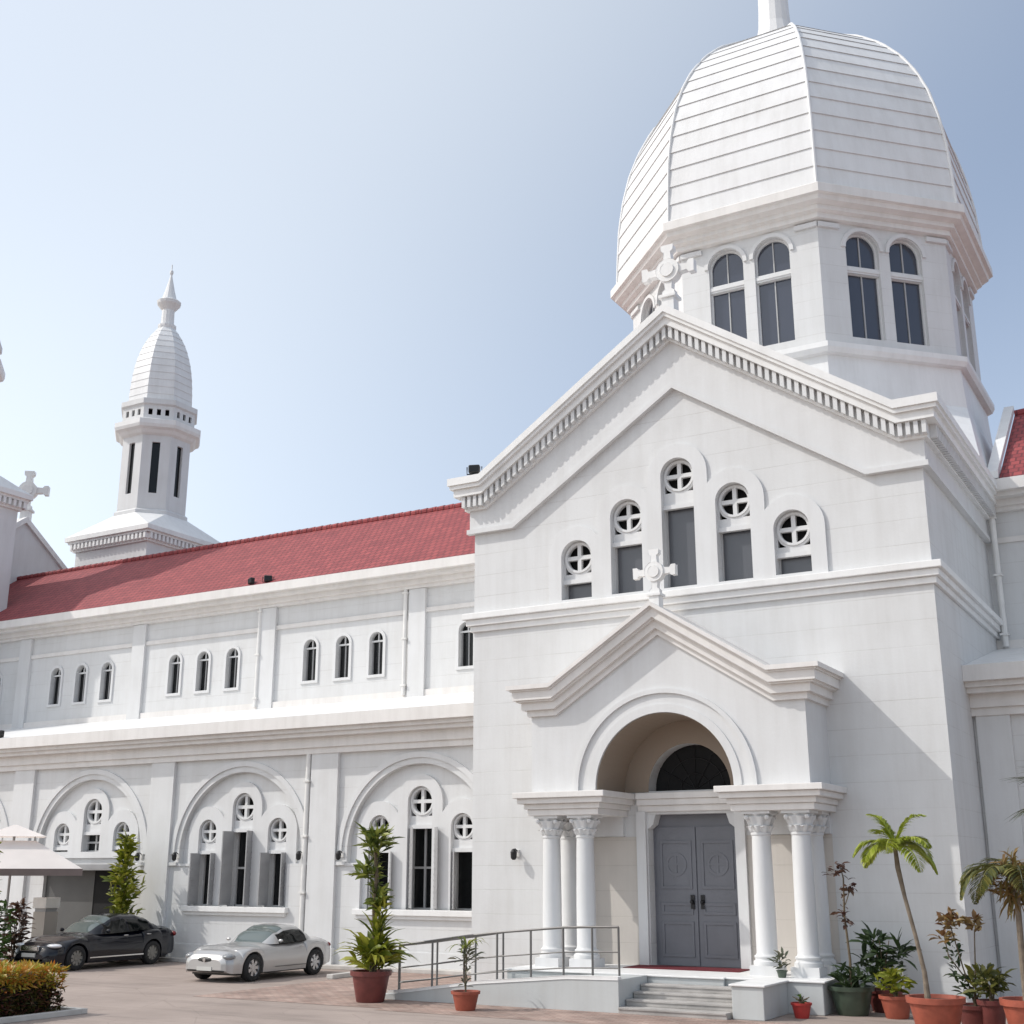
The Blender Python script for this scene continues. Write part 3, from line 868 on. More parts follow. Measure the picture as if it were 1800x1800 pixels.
YE = YC - 0.75
RZ = 16.22
for (xa, xb) in ((-33.6, -0.35), (12.15, 34)):
    rf = M()
    rf.add([(xa, YE, 12.745), (xb, YE, 12.745), (xb, RID, RZ), (xa, RID, RZ), (xb, 2*RID - YE, 12.745), (xa, 2*RID - YE, 12.745)],
           [(0, 1, 2, 3), (3, 2, 4, 5), (0, 3, 5), (1, 4, 2), (0, 5, 4, 1)])
    roof = rf.build('nave_roof', TILE, cath)
    rd = M()
    n_ = int((xb - xa) / 0.4)
    for i in range(n_):
        x = xa + i * 0.4
        rd.tube([(x, RID, RZ + 0.02), (x + 0.38, RID, RZ + 0.045)], 0.12, 8)
    rd.build('ridge_tiles', TILE, roof)
cpg = M()
# white coping at the choir end of the crossing
cpg.add([(11.86, YE - .1, 12.75), (12.15, YE - .1, 12.75), (12.15, RID, RZ + .1), (11.86, RID, RZ + .1), (11.86, YE - .1, 12.95), (12.15, YE - .1, 12.95), (12.15, RID, RZ + .3), (11.86, RID, RZ + .3)],
        [(0, 3, 2, 1), (4, 5, 6, 7), (0, 1, 5, 4), (1, 2, 6, 5), (2, 3, 7, 6), (3, 0, 4, 7)])
cpg.build('roof_coping', LEDGE, cath)

# ---- crossing base, drum and dome
DX, DY = CX - 0.10, 12.1
def octr(r): return [(DX + r * math.cos(PI/8 + k*PI/4), DY + r * math.sin(PI/8 + k*PI/4)) for k in range(8)]
cb = M()
cb.box(DX - 6.1, DX + 6.15, DY - 5.75, DY + 5.75, 12.42, 13.3)
cb.box(DX - 5.4, DX + 5.4, DY - 5.2, DY + 5.2, 7, 12.42)
# broached transition from the square to the octagon
sq = [(DX - 6.1, DY - 5.75), (DX + 6.15, DY - 5.75), (DX + 6.15, DY + 5.75), (DX - 6.1, DY + 5.75)]
oc = octr(5.9)
vs = [(x, y, 13.3) for x, y in sq] + [(x, y, 15.9) for x, y in oc]
# octagon indices: 0 ENE,1 NNE,2 NNW,3 WNW,4 WSW,5 SSW,6 SSE,7 ESE
cb.add(vs, [(0, 1, 10, 9), (1, 2, 4, 11), (2, 3, 6, 5), (3, 0, 8, 7), (1, 11, 10), (2, 5, 4), (3, 7, 6), (0, 9, 8)])
cb.build('crossing_base', LEDGE, cath)
db = M()
db.lathe([(5.9, 15.9), (5.82, 17.15), (6.0, 17.18), (6.08, 17.32), (6.08, 17.48), (5.8, 17.52)], (DX, DY), seg=8, rot=PI/8, cap=False)
db.build('drum_plinth', LEDGE, cath)
RD = 5.75
FWH = RD * math.sin(PI/8); AP = RD * math.cos(PI/8)
def face_frame(k):   # k-th face, outward angle
    an = -PI/2 + k * PI/4
    nx, ny = math.cos(an), math.sin(an)
    ux, uy = -ny, nx
    return lambda u, v, w: (DX + nx * (AP + w) + ux * u, DY + ny * (AP + w) + uy * u, v)
dr = M(); dt = M()
WZB, WZS, WHW = 17.84, 20.78, 0.56
for k in range(8):
    F = face_frame(k)
    hs = [arch(s_ * 0.74, WHW, WZB, WZS) for s_ in (-1, 1)]
    dr.plate([(-FWH, 17.2), (FWH, 17.2), (FWH, 22.2), (-FWH, 22.2)], F, 0, -0.35, hs)
    for s_ in (-1, 1):
        dt.plate([(s_*.74 - .70, WZS)] + list(reversed(arc(s_*.74, WZS, .70, 0, 180, 20))) + [(s_*.74 + .58, WZS)] + arc(s_*.74, WZS, .58, 0, 180, 20), F, 0.06, 0)
        x0, x1 = sorted((s_ * 1.5, s_ * FWH))
        dt.plate([(x0, 21.35), (x1, 21.35), (x1, 21.5), (x0, 21.5)], F, 0.09, 0)
dr.build('drum_wall', WALL, cath)
dt.build('drum_moulding', TRIM, cath)
def drum_window():
    F = FY(0)
    t = M()
    hw = WHW; h = WZS - WZB
    t.box(-hw, hw, 0.06, 0.2, 2.14, 2.36)
    t.box(-hw, hw, 0.03, 0.22, 2.20, 2.30)
    e = 0.05
    t.plate([(-hw - .02, -.02), (hw + .02, -.02), (hw + .02, h)] + arc(0, h, hw + .02, 3, 177, 16) + [(-hw - .02, h)], F, -0.14, -0.2,
            [[(-hw + e, e), (hw - e, e), (hw - e, 2.12), (-hw + e, 2.12)], [(-hw + e, 2.38), (hw - e, 2.38), (hw - e, h)] + arc(0, h, hw - e, 3, 177, 16) + [(-hw + e, h)]])
    o = t.build('drum_window', TRIM, cath)
    p = M(); p.plate(arch(0, hw + .02, -.02, h), F, -0.2, -0.22); p.build('pane', SKYGLASS, o)
    b = M(); b.box(-.018, .018, .16, .2, 0, h + hw); b.box(-.015, .015, .165, .19, 0, h); b.build('glazing_bar', FRAMEM, o)
    return o
dw = drum_window(); n_ = 0
for k in range(-2, 4):
    F = face_frame(k); an = k * PI / 4
    for s_ in (-1, 1):
        o = dw if n_ == 0 else copy_tree(dw, cath)
        o.location = F(s_ * 0.74, WZB, 0); o.rotation_euler = (0, 0, an); n_ += 1
dcn = M()
dcn.lathe([(5.75, 21.55), (5.95, 21.58), (5.95, 21.74), (6.12, 21.78), (6.12, 21.92), (6.36, 21.98), (6.40, 22.12), (6.52, 22.14), (6.52, 22.42), (6.40, 22.50), (6.1, 22.56)], (DX, DY), seg=8, rot=PI/8, cap=False)
dcn.build('drum_cornice', CORN, cath)
prof = [(6.25, 22.5), (6.2, 23.6), (6.12, 24.8), (5.95, 25.9), (5.70, 26.9), (5.35, 27.8), (4.85, 28.7), (4.15, 29.6), (3.3, 30.4), (2.3, 31.05), (1.25, 31.5)]
def rz_at(t, prof=prof):
    Ls = [0]
    for a, b in zip(prof, prof[1:]): Ls.append(Ls[-1] + math.hypot(b[0]-a[0], b[1]-a[1]))
    s_ = t * Ls[-1]
    for i in range(len(prof) - 1):
        if s_ <= Ls[i+1] + 1e-9:
            q = (s_ - Ls[i]) / (Ls[i+1] - Ls[i]); a, b = prof[i], prof[i+1]
            return (a[0] + (b[0]-a[0])*q, a[1] + (b[1]-a[1])*q)
    return prof[-1]
def clad(prof, n, lip):
    out = []
    for i in range(n):
        a = rz_at(i / n, prof); b = rz_at((i + 1) / n, prof)
        out.append((a[0] + lip, a[1] - lip * .15)); out.append((b[0], b[1]))
    return out
dm = M()
dm.lathe(clad(prof, 17, 0.042), (DX, DY), seg=8, rot=PI/8, cap=False)
dome = dm.build('dome', DOMEM, cath)
rb = M()
for k in range(8):
    a = PI/8 + k*PI/4
    rb.tube([(DX + (rz_at(t/30)[0] + .03) * math.cos(a), DY + (rz_at(t/30)[0] + .03) * math.sin(a), rz_at(t/30)[1]) for t in range(31)], 0.05, 8)
rb.build('dome_rib', DOMEM, dome)
ln = M()
ln.lathe([(1.55, 31.25), (1.25, 31.5), (0.92, 31.8), (0.72, 32.2), (0.60, 32.8), (0.56, 33.5), (0.54, 34.4), (0.72, 34.5), (0.72, 34.7), (0.5, 34.75), (0.48, 36.0), (0.75, 36.15), (0.75, 36.3), (0.5, 36.35), (0.28, 37.3), (0.06, 38.6), (0.0, 38.7)], (DX - 0.2, DY), seg=16, cap=False)
ln.build('finial', DOMEM, dome)

# ---- west front gable behind the nave ridge
wg = M()
wg.plate([(5.5, 8), (18.7, 8), (18.7, 14.1), (12.1, 19.1), (5.5, 14.1)], FX(-33.7), 0.25, -0.3)
wg.build('west_gable', TRIM, cath)
wgc = M()
for sgn in (-1, 1):
    wgc.plate([(12.1, 19.08), (12.1 + sgn*7.0, 13.85), (12.1 + sgn*7.0, 14.15), (12.1, 19.38)][::(1 if sgn > 0 else -1)], FX(-33.7), 0.4, -0.45)
wgc.build('gable_coping', LEDGE, cath)
crw = cross(1.15, (-33.7, 12.3, 19.5)); crw.rotation_euler = (0, 0, R(35))

# ---- twin bell towers
def bell_tower(cx_, cy_):
    b = M()
    b.box(-2.5, 2.5, -2.5, 2.5, 6, 18.45)
    tower = b.build('bell_tower', TRIM, cath)
    e = M()
    for (z1, z0, pr_) in ((18.95, 18.72, 0.42), (18.72, 18.6, 0.3), (18.6, 18.2, 0.12)):
        e.box(-2.5 - pr_, 2.5 + pr_, -2.5 - pr_, 2.5 + pr_, z0, z1)
    i = -2.6
    while i < 2.55:
        for sgn in (-1, 1):
            y0, y1 = sorted((sgn * 2.6, sgn * 2.82)); e.box(i, i + .14, y0, y1, 18.3, 18.58); e.box(y0, y1, i, i + .14, 18.3, 18.58)
        i += 0.27
    e.build('eave_cornice', LEDGE, tower)
    o8 = [(1.95 * math.cos(PI/8 + k*PI/4), 1.95 * math.sin(PI/8 + k*PI/4)) for k in range(8)]
    r_ = M()
    s_ = 2.9
    vs = [(-s_, -s_, 18.95), (s_, -s_, 18.95), (s_, s_, 18.95), (-s_, s_, 18.95)] + [(x, y, 20.1) for x, y in o8]
    r_.add(vs, [(0, 1, 10, 9), (1, 2, 4, 11), (2, 3, 6, 5), (3, 0, 8, 7), (1, 11, 10), (2, 5, 4), (3, 7, 6), (0, 9, 8), (0, 3, 2, 1)])
    r_.build('skirt_roof', LEDGE, tower)
    s = M()
    RT = 1.84
    ap = RT * math.cos(PI/8); fw = RT * math.sin(PI/8)
    wns = []
    for k in range(8):
        an = -PI/2 + k*PI/4; nx, ny = math.cos(an), math.sin(an); ux, uy = -ny, nx
        F = (lambda nx, ny, ux, uy: lambda u, v, w: (nx*(ap+w)+ux*u, ny*(ap+w)+uy*u, v))(nx, ny, ux, uy)
        hole = [(-.2, 21.2), (.2, 21.2), (.2, 23.95), (-.2, 23.95)]
        s.plate([(-fw, 20.0), (fw, 20.0), (fw, 24.4), (-fw, 24.4)], F, 0, -0.2, [hole])
        wns.append((F, an))
    s.lathe([(1.98, 19.9), (1.98, 20.25), (1.86, 20.35)], seg=8, rot=PI/8, cap=False)
    s.build('tower_shaft', TRIM, tower)
    for F, an in wns:
        w_ = M(); w_.plate([(-.22, 21.15), (.22, 21.15), (.22, 24.0), (-.22, 24.0)], F, -0.14, -0.18); w_.build('tower_window', GLASS, tower)
    c = M()
    c.lathe([(1.84, 24.3), (2.0, 24.4), (2.12, 24.55), (2.3, 24.65), (2.36, 24.8), (2.36, 25.05), (2.2, 25.12), (1.7, 25.15), (1.7, 25.2)], seg=8, rot=PI/8, cap=False)
    c.build('tower_cornice', LEDGE, tower)
    ga = M()
    for k in range(8):
        an = -PI/2 + k*PI/4; nx, ny = math.cos(an), math.sin(an); ux, uy = -ny, nx
        ap2 = 1.98 * math.cos(PI/8); fw2 = 1.98 * math.sin(PI/8)
        F = (lambda nx, ny, ux, uy: lambda u, v, w: (nx*(ap2+w)+ux*u, ny*(ap2+w)+uy*u, v))(nx, ny, ux, uy)
        hs = [[(u0, 25.38), (u0 + .2, 25.38), (u0 + .2, 25.72), (u0, 25.72)] for u0 in (-.52, -.1, .32)]
        ga.plate([(-fw2, 25.1), (fw2, 25.1), (fw2, 25.95), (-fw2, 25.95)], F, 0, -0.12, hs)
    ga.lathe([(1.98, 25.9), (2.1, 25.98), (2.1, 26.25), (1.9, 26.3), (1.6, 26.3)], seg=8, rot=PI/8, cap=False)
    ga.build('gallery', TRIM, tower)
    gi = M(); gi.lathe([(1.5, 25.1), (1.5, 26.2)], seg=8, rot=PI/8); gi.build('gallery_interior', BLACK, tower)
    d_ = M()
    pf = [(1.74, 26.25), (1.72, 27.0), (1.66, 27.8), (1.54, 28.6), (1.33, 29.4), (1.05, 30.1), (0.68, 30.7), (0.45, 31.0)]
    d_.lathe(clad(pf, 12, 0.022), seg=8, rot=PI/8, cap=False)
    d_.build('tower_dome', DOMEM, tower)
    l_ = M()
    l_.lathe([(0.46, 30.95), (0.5, 31.1), (0.5, 31.2), (0.36, 31.25), (0.34, 32.1), (0.42, 32.2), (0.62, 32.45), (0.66, 32.6), (0.6, 32.66), (0.42, 32.7), (0.26, 33.3), (0.1, 34.0), (0.05, 34.25), (0.1, 34.38), (0.1, 34.5), (0.03, 34.6), (0.03, 34.9), (0, 34.92)], seg=12, cap=False)
    l_.build('tower_finial', DOMEM, tower)
    tower.location = (cx_, cy_, 0)
    return tower
bt = bell_tower(-30.75, 17.7)
bt2 = copy_tree(bt, cath); bt2.location = (-31.9, 6.0, 0)

# ---- drainpipes (fixed to the wall)
def pipe(x, y, z0, z1, r=0.07):
    p = M(); p.tube([(x, y, z0), (x, y, z1)], r, 12)
    zz = z0 + 0.3
    while zz < z1: p.box(x - r*1.35, x + r*1.35, y - r*1.35, y + r*1.35, zz, zz + 0.06); zz += 1.6
    p.build('drainpipe', PIPE, cath, smooth=False)
pipe(-7.62, YA - 0.10, 0.1, 6.02, 0.08)
pipe(-13.3 - 0.75, YC - 0.12, 8.35, 12.0)
pipe(W + 0.25, YC - 0.25, 8.3, 12.2, 0.08)
pipe(-7.52, YC - .12, 8.35, 12.0)

# ================================================================== PORCH FLOOR, STEPS, RAMP
lp = M()
lp.box(CX - 3.45, CX + 1.5, -2.3, -0.003, 0, 0.575)
lp.box(CX + 1.5, CX + 3.45, -2.2, -0.003, 0, 0.575)
lp.box(7.9, 8.52, -3.6, -2.2, 0, 0.575)
lo = empty('entrance_landing', (5.77, -1.5, 0), label='pale raised porch floor carrying the columns in front of the grey doors', cat='landing')
def parent_keep(o, p):
    o.parent = p; o.matrix_parent_inverse = Matrix.Translation(-Vector(p.location))
    return o
parent_keep(lp.build('base', RAMPM, bevel=0.015), lo)
lt = M()
lt.box(CX - 3.5, CX + 1.52, -2.34, -0.004, 0.578, 0.615)
lt.box(CX + 1.52, CX + 3.5, -2.24, -0.004, 0.578, 0.615)
lt.box(7.86, 8.56, -3.64, -2.24, 0.578, 0.615)
parent_keep(lt.build('floor_slab', LEDGE, bevel=0.01), lo)
st = empty('entrance_steps', (6.7, -3, 0), label='four worn grey stone steps rising to the grey double doors', cat='steps')
for i in range(4):
    s = M()
    z1 = 0.578 - 0.145 * (i + 1) + 0.0
    if i == 3: z1 = 0.01 + 0.0
    y0 = -2.34 - 0.36 * (i + 1)
    z1 = [0.46, 0.345, 0.23, 0.115][i]
    s.box(5.66, 7.86, y0, -2.34, 0 if i == 3 else [0.345, 0.23, 0.115, 0][i], z1)
    s.box(5.665, 7.855, y0 - 0.02, y0 + 0.1, z1 - 0.04, z1 + 0.002)
    parent_keep(s.build('step', STEPM, bevel=0.008), st)
rm = M()
rp_ = [(-0.6, 0.0), (5.64, 0.0), (5.64, 0.60), (4.5, 0.58), (2.4, 0.40), (0.75, 0.17), (-0.6, 0.01)]
rm.plate([(u, v) for u, v in rp_], FY(-2.35), 1.37, 0.0)
ramp = empty('access_ramp', (2.5, -3, 0), label='grey concrete wheelchair ramp sloping up to the porch floor', cat='ramp')
parent_keep(rm.build('slope', RAMPM, bevel=0.01), ramp)
rk = M()
rk.plate([(0.2, 0.13), (0.75, 0.17), (2.4, 0.40), (4.5, 0.58), (5.64, 0.60), (5.64, 0.66), (4.5, 0.645), (2.4, 0.46), (0.75, 0.23), (0.2, 0.18)], FY(-3.60), 0.13, 0.0)
parent_keep(rk.build('edge_kerb', LEDGE, bevel=0.008), ramp)
rr = M()
def rz(x):  return pathz([(-3, -0.05), (-0.6, 0.02), (0.75, 0.17), (2.4, 0.40), (4.5, 0.58), (5.5, 0.60), (8, 0.6)], x)
def rail(name, xs, y, label, ext=None):
    e = empty(name, (xs[0], y, 0), label=label, cat='handrail', group='steel handrails of the ramp')
    for x in xs:
        p = M(); p.tube([(x, y, rz(x)), (x, y, rz(x) + 0.97)], 0.024, 8)
        parent_keep(p.build('post', STEEL), e)
    for hgt in (0.97, 0.5, 0.2):
        p = M(); pts = [(x, y, rz(x) + hgt) for x in xs]
        p.tube(pts, 0.024 if hgt > .9 else 0.014, 8)
        parent_keep(p.build('rail', STEEL), e)
    return e
rail('handrail', [0.35, 1.2, 2.0, 2.8, 3.6, 4.35, 5.0, 5.58], -3.53, 'long steel handrail on the outer edge of the ramp, nearer of the two')
rail('handrail', [-0.4, 0.6, 1.6, 2.3], -2.42, 'short steel handrail on the wall side of the ramp, behind the longer one')
ct = M(); ct.box(4.45, 7.1, -0.95, -0.05, 0.617, 0.63)
tag(ct.build('doormat', CARPET), 'thin maroon carpet laid on the porch floor before the grey doors', 'carpet')

# ================================================================== CARS
def car(name, L, Wd, spec, paint, loc, label, rimmat, lampmat):
    """local: nose towards -Y, right flank +X, ground z=0. spec gives side profile."""
    root = empty(name, loc, label=label, cat='car')
    hw = Wd / 2
    yf, yr = -L / 2, L / 2
    wf, wr, rw = spec['wf'], spec['wr'], spec['rw']
    top = spec['top']; gz = spec['green']; 
    def ip(tab, y):
        if y <= tab[0][0]: return tab[0][1]
        for a, b in zip(tab, tab[1:]):
            if y <= b[0]:
                t = (y - a[0]) / (b[0] - a[0]); t = t*t*(3-2*t) if spec.get('sm', True) else t
                return a[1] + (b[1]-a[1]) * t
        return tab[-1][1]
    plan = spec['plan']
    ys = sorted(set([yf + L * i / 90 for i in range(91)] + [w + rw * 1.17 * math.sin(R(a)) for w in (wf, wr) for a in range(-90, 91, 10)]))
    # ---- lower body
    b = M(); rows = 16; ncr = 6
    ring = 0; vs = []
    for y in ys:
        hwY = hw * ip(plan, y)
        zt = ip(top, y)
        zb = ip(spec['sill'], y)
        for w in (wf, wr):
            dy = abs(y - w)
            if dy < rw * 1.17: zb = max(zb, rw + math.sqrt((rw*1.17)**2 - dy*dy))
        zb = min(zb, zt - 0.06)
        pts = []
        zm = zb + (zt - zb) * 0.45
        for i in range(rows + 1):
            t = i / rows
            if t < 0.45:
                z = zb + (zm - zb) * (t / 0.45)
                q = (z - 0.55 * zt) / (0.55 * zt)
                x_ = hwY * (1 - 0.07 * max(0, -q) ** 1.6)
            else:
                th = (t - 0.45) / 0.55 * PI / 2
                x_ = hwY * (math.cos(th) ** 0.42 if th < PI/2 - 1e-4 else 0) * (1 - 0.03 * math.sin(th))
                z = zm + (zt - zm) * (math.sin(th) ** 0.9)
            pts.append((x_, z))
        for (x_, z) in pts: vs.append((x_, y, z))
        for (x_, z) in reversed(pts[:-1]): vs.append((-x_, y, z))
    n = 2 * rows + 1
    fs = []
    for i in range(len(ys) - 1):
        for k_ in range(n - 1):
            fs.append((i*n + k_, i*n + k_ + 1, (i+1)*n + k_ + 1, (i+1)*n + k_))
        fs.append((i*n + n - 1, i*n, (i+1)*n, (i+1)*n + n - 1))
    fs.append(tuple(range(n))); fs.append(tuple((len(ys)-1)*n + k_ for k_ in reversed(range(n))))
    b.add(vs, fs)
    body = b.build('body', paint, root); smooth_by_angle(body, 32)
    # ---- wheel wells (dark liners)
    wl_ = M()
    wl_.box(-hw * 0.80, hw * 0.80, yf + 0.35, yr - 0.35, 0.16, 0.5)
    for w in (wf, wr):
        wl_.box(-hw * 0.86, hw * 0.86, w - rw * 1.1, w + rw * 1.1, 0.3, rw * 1.9)
    wl_.build('underbody', PLASTIC, root)
    # ---- greenhouse
    G = {'roof': M(), 'windscreen': M(), 'side_window': M(), 'rear_window': M()}
    gy = spec['gy']; roofz = gz; ghw = spec['ghw']; base = spec['base']
    NY = 44; NT = 16
    grid = []
    for i in range(NY + 1):
        y = gy[0] + (gy[1] - gy[0]) * i / NY
        zr = ip(roofz, y); zb_ = ip(base, y) - 0.04
        hwY = hw * ghw * ip(spec['gplan'], y)
        row = []
        for j in range(NT + 1):
            t = j / NT
            th = t * PI
            cx_ = math.cos(th); sz_ = math.sin(th)
            lean = 1 - 0.20 * (abs(sz_) ** 0.6)
            x_ = hwY * (abs(cx_) ** 0.45) * (1 if cx_ > 0 else -1) * lean
            z = zb_ + max(0.0, zr - zb_) * (abs(sz_) ** 0.62)
            row.append((x_, y, z))
        grid.append(row)
    pill = spec['pillars']
    parts = {k_: ([], []) for k_ in G}
    for i in range(NY):
        for j in range(NT):
            q = [grid[i][j], grid[i][j+1], grid[i+1][j+1], grid[i+1][j]]
            cy_ = sum(p[1] for p in q) / 4; tt = (j + .5) / NT
            side = tt < 0.22 or tt > 0.78
            dz = (ip(roofz, cy_ + .04) - ip(roofz, cy_ - .04)) / .08
            if side:
                if any(a <= cy_ <= b_ for a, b_ in pill) or tt < 0.03 or tt > 0.97 or (0.185 < tt < 0.22) or (0.78 < tt < 0.815): nm = 'roof'
                else:
                    nm = 'side_window|%d|%d' % (tt < .5, sum(1 for a, b_ in pill if a > cy_))
                    G.setdefault(nm, M())
            elif cy_ < spec['ws_end'] : nm = 'windscreen'
            elif cy_ > spec['rw_start']: nm = 'rear_window'
            else: nm = 'roof'
            if nm in ('windscreen', 'rear_window') and (tt < 0.26 or tt > 0.74): nm = 'roof'
            G[nm].add(q, [(0, 1, 2, 3)])
    mats_ = {'roof': paint, 'windscreen': WSGLASS, 'side_window': CARGLASS, 'rear_window': CARGLASS}
    for key in list(G):
        nm = key.split('|')[0]; mm = mats_[nm]
        if G[key].v:
            o = G[key].build(nm, spec.get('roofmat', mm) if nm == 'roof' else mm, root, smooth=True)
            wmod = o.modifiers.new('weld', 'WELD'); wmod.merge_threshold = 0.0005
    # ---- wheels
    def wheel():
        t = M()
        rt = rw
        pr = [(rt*0.62, -0.10), (rt*0.9, -0.11), (rt*0.985, -0.085), (rt, -0.04), (rt, 0.04), (rt*0.985, 0.085), (rt*0.9, 0.11), (rt*0.62, 0.10)]
        t.lathe(pr, seg=36, cap=False, F=lambda a, b_, c: (c, a, b_))
        o = t.build('wheel', RUBBER, root, smooth=True)
        r_ = M()
        r_.lathe([(rt*0.66, -0.09), (rt*0.66, 0.085), (rt*0.60, 0.10), (rt*0.57, 0.06)], seg=36, cap=False, F=lambda a, b_, c: (c, a, b_))
        r_.lathe([(0.001, 0.085), (0.07, 0.085), (0.075, 0.05)], seg=16, cap=False, F=lambda a, b_, c: (c, a, b_))
        ns = spec.get('spokes', 7)
        for s_ in range(ns):
            a = 2 * PI * s_ / ns
            ca, sa = math.cos(a), math.sin(a)
            w1, w2 = 0.032, 0.045
            pts = [(0.05, -w1), (rt*0.62, -w2), (rt*0.62, w2), (0.05, w1)]
            r_.plate([(u*ca - v*sa, u*sa + v*ca) for u, v in pts], lambda u, v, w: (w, u, v), 0.08, 0.045)
        r_.build('rim', rimmat, o)
        bd = M(); bd.lathe([(rt*0.60, -0.02), (rt*0.60, 0.01)], seg=24, F=lambda a, b_, c: (c, a, b_)); bd.build('brake_disc', PLASTIC, o)
        return o
    w0 = wheel(); fst = True
    for w in (wf, wr):
        for sx in (1, -1):
            o = w0 if fst else copy_tree(w0, root); fst = False
            o.location = (sx * (hw - 0.115), w, rw); o.rotation_euler = (0, 0, 0 if sx > 0 else PI)
    return root, hw, yf, yr, ip

def ell(M_, c, r, n=14, m=8):
    vs = []; fs = []
    for i in range(m + 1):
        ph = -PI/2 + PI * i / m
        for k_ in range(n):
            th = 2*PI*k_/n
            vs.append((c[0] + r[0]*math.cos(ph)*math.cos(th), c[1] + r[1]*math.cos(ph)*math.sin(th), c[2] + r[2]*math.sin(ph)))
    for i in range(m):
        for k_ in range(n):
            fs.append((i*n+k_, i*n+(k_+1) % n, (i+1)*n+(k_+1) % n, (i+1)*n+k_))
    M_.add(vs, fs)

# silver roadster coupe
Ls, Ws = 4.1, 1.79
ss = dict(wf=-1.23, wr=1.20, rw=0.325,
    top=[(-2.05, 0.55), (-1.98, 0.67), (-1.8, 0.745), (-1.2, 0.83), (-0.45, 0.885), (0.2, 0.90), (1.0, 0.93), (1.75, 0.93), (1.98, 0.88), (2.05, 0.60)],
    sill=[(-2.05, 0.30), (-1.9, 0.22), (-1.4, 0.2), (1.4, 0.2), (1.9, 0.27), (2.05, 0.36)],
    plan=[(-2.05, 0.60), (-2.0, 0.74), (-1.85, 0.885), (-1.5, 0.965), (-1.2, 0.99), (-0.6, 0.965), (0.3, 0.975), (1.1, 1.0), (1.6, 0.96), (1.95, 0.86), (2.05, 0.72)],
    gy=(-0.62, 1.38), green=[(-0.62, 0.84), (-0.1, 1.16), (0.18, 1.275), (0.45, 1.30), (0.75, 1.275), (1.1, 1.12), (1.38, 0.88)],
    ghw=0.88, base=[(-0.6, 0.875), (1.4, 0.93)], gplan=[(-0.62, 0.80), (-0.2, 0.95), (0.3, 1.0), (0.9, 0.97), (1.38, 0.84)],
    pillars=[(-0.62, -0.16), (0.92, 1.4)], ws_end=0.16, rw_start=0.82, spokes=7)
sroot, hw, yf, yr, ip = car('parked_car', Ls, Ws, ss, SILVER, (-6.12, -0.55, 0), 'silver two-door coupe with its nose to the driveway, parked beside the tall potted plant', RIM, LAMP)
m = M()
for sx in (-1, 1):
    m = M(); ell(m, (sx*0.60, -1.86, 0.60), (0.19, 0.16, 0.085)); m.build('headlight', DLAMP, sroot, smooth=True)
    m = M(); ell(m, (sx*0.88, -0.26, 0.92), (0.075, 0.035, 0.04)); m.build('side_mirror', SILVER, sroot, smooth=True)
    m = M(); ell(m, (sx*0.62, 1.985, 0.72), (0.13, 0.05, 0.07)); m.build('taillight', mat('red_lamp', (0.16, 0.01, 0.01), 0.2, 0.05), sroot, smooth=True)
    m = M(); ell(m, (sx*0.905, 0.55, 0.76), (0.02, 0.10, 0.018)); m.build('door_handle', SILVER, sroot, smooth=True)
m = M()
ell(m, (0, -2.00, 0.53), (0.34, 0.07, 0.075)); m.build('grille', PLASTIC, sroot, smooth=True)
m = M(); m.plate(arc(0, 0.53, 0.045, 0, 350, 20), FY(-2.07), 0.01, -0.02); m.build('badge', CHROME, sroot)
m = M(); m.box(-0.60, 0.60, -2.035, -1.9, 0.25, 0.38); m.build('air_intake', PLASTIC, sroot, bevel=0.03)
m = M(); m.box(-0.24, 0.24, -2.065, -2.02, 0.28, 0.37); m.build('number_plate', PLATE, sroot)
m = M()
for sx in (-1, 1): m.box(sx*0.885 - .008, sx*0.885 + .008, -0.42, 0.85, 0.30, 0.31)
m.build('door_seam', PLASTIC, sroot)

# black saloon
Lb, Wb = 4.75, 1.84
sb = dict(wf=-1.50, wr=1.32, rw=0.33,
    top=[(-2.375, 0.48), (-2.3, 0.66), (-2.05, 0.76), (-1.3, 0.90), (-0.75, 0.97), (0.2, 0.98), (1.3, 1.03), (2.1, 1.05), (2.3, 1.0), (2.375, 0.66)],
    sill=[(-2.375, 0.28), (-2.2, 0.2), (-1.6, 0.19), (1.7, 0.19), (2.2, 0.28), (2.375, 0.36)],
    plan=[(-2.375, 0.6), (-2.3, 0.76), (-2.1, 0.9), (-1.7, 0.975), (-1.2, 1.0), (0, 1.0), (1.3, 1.0), (1.9, 0.95), (2.25, 0.86), (2.375, 0.76)],
    gy=(-0.95, 1.90), green=[(-0.95, 0.93), (-0.4, 1.25), (-0.1, 1.40), (0.3, 1.455), (0.8, 1.44), (1.2, 1.34), (1.6, 1.16), (1.90, 1.02)],
    ghw=0.90, base=[(-0.9, 0.95), (1.9, 1.03)], gplan=[(-0.95, 0.82), (-0.4, 0.95), (0.3, 1.0), (1.2, 0.97), (1.9, 0.82)],
    pillars=[(-0.95, -0.42), (0.34, 0.42), (1.25, 1.9)], ws_end=-0.12, rw_start=1.05, spokes=9)
broot, hw, yf, yr, ip = car('parked_car', Lb, Wb, sb, NAVY, (-12.72, -0.02, 0), 'glossy black four-door saloon with its bonnet beside the canopy', DRIM, LAMP)
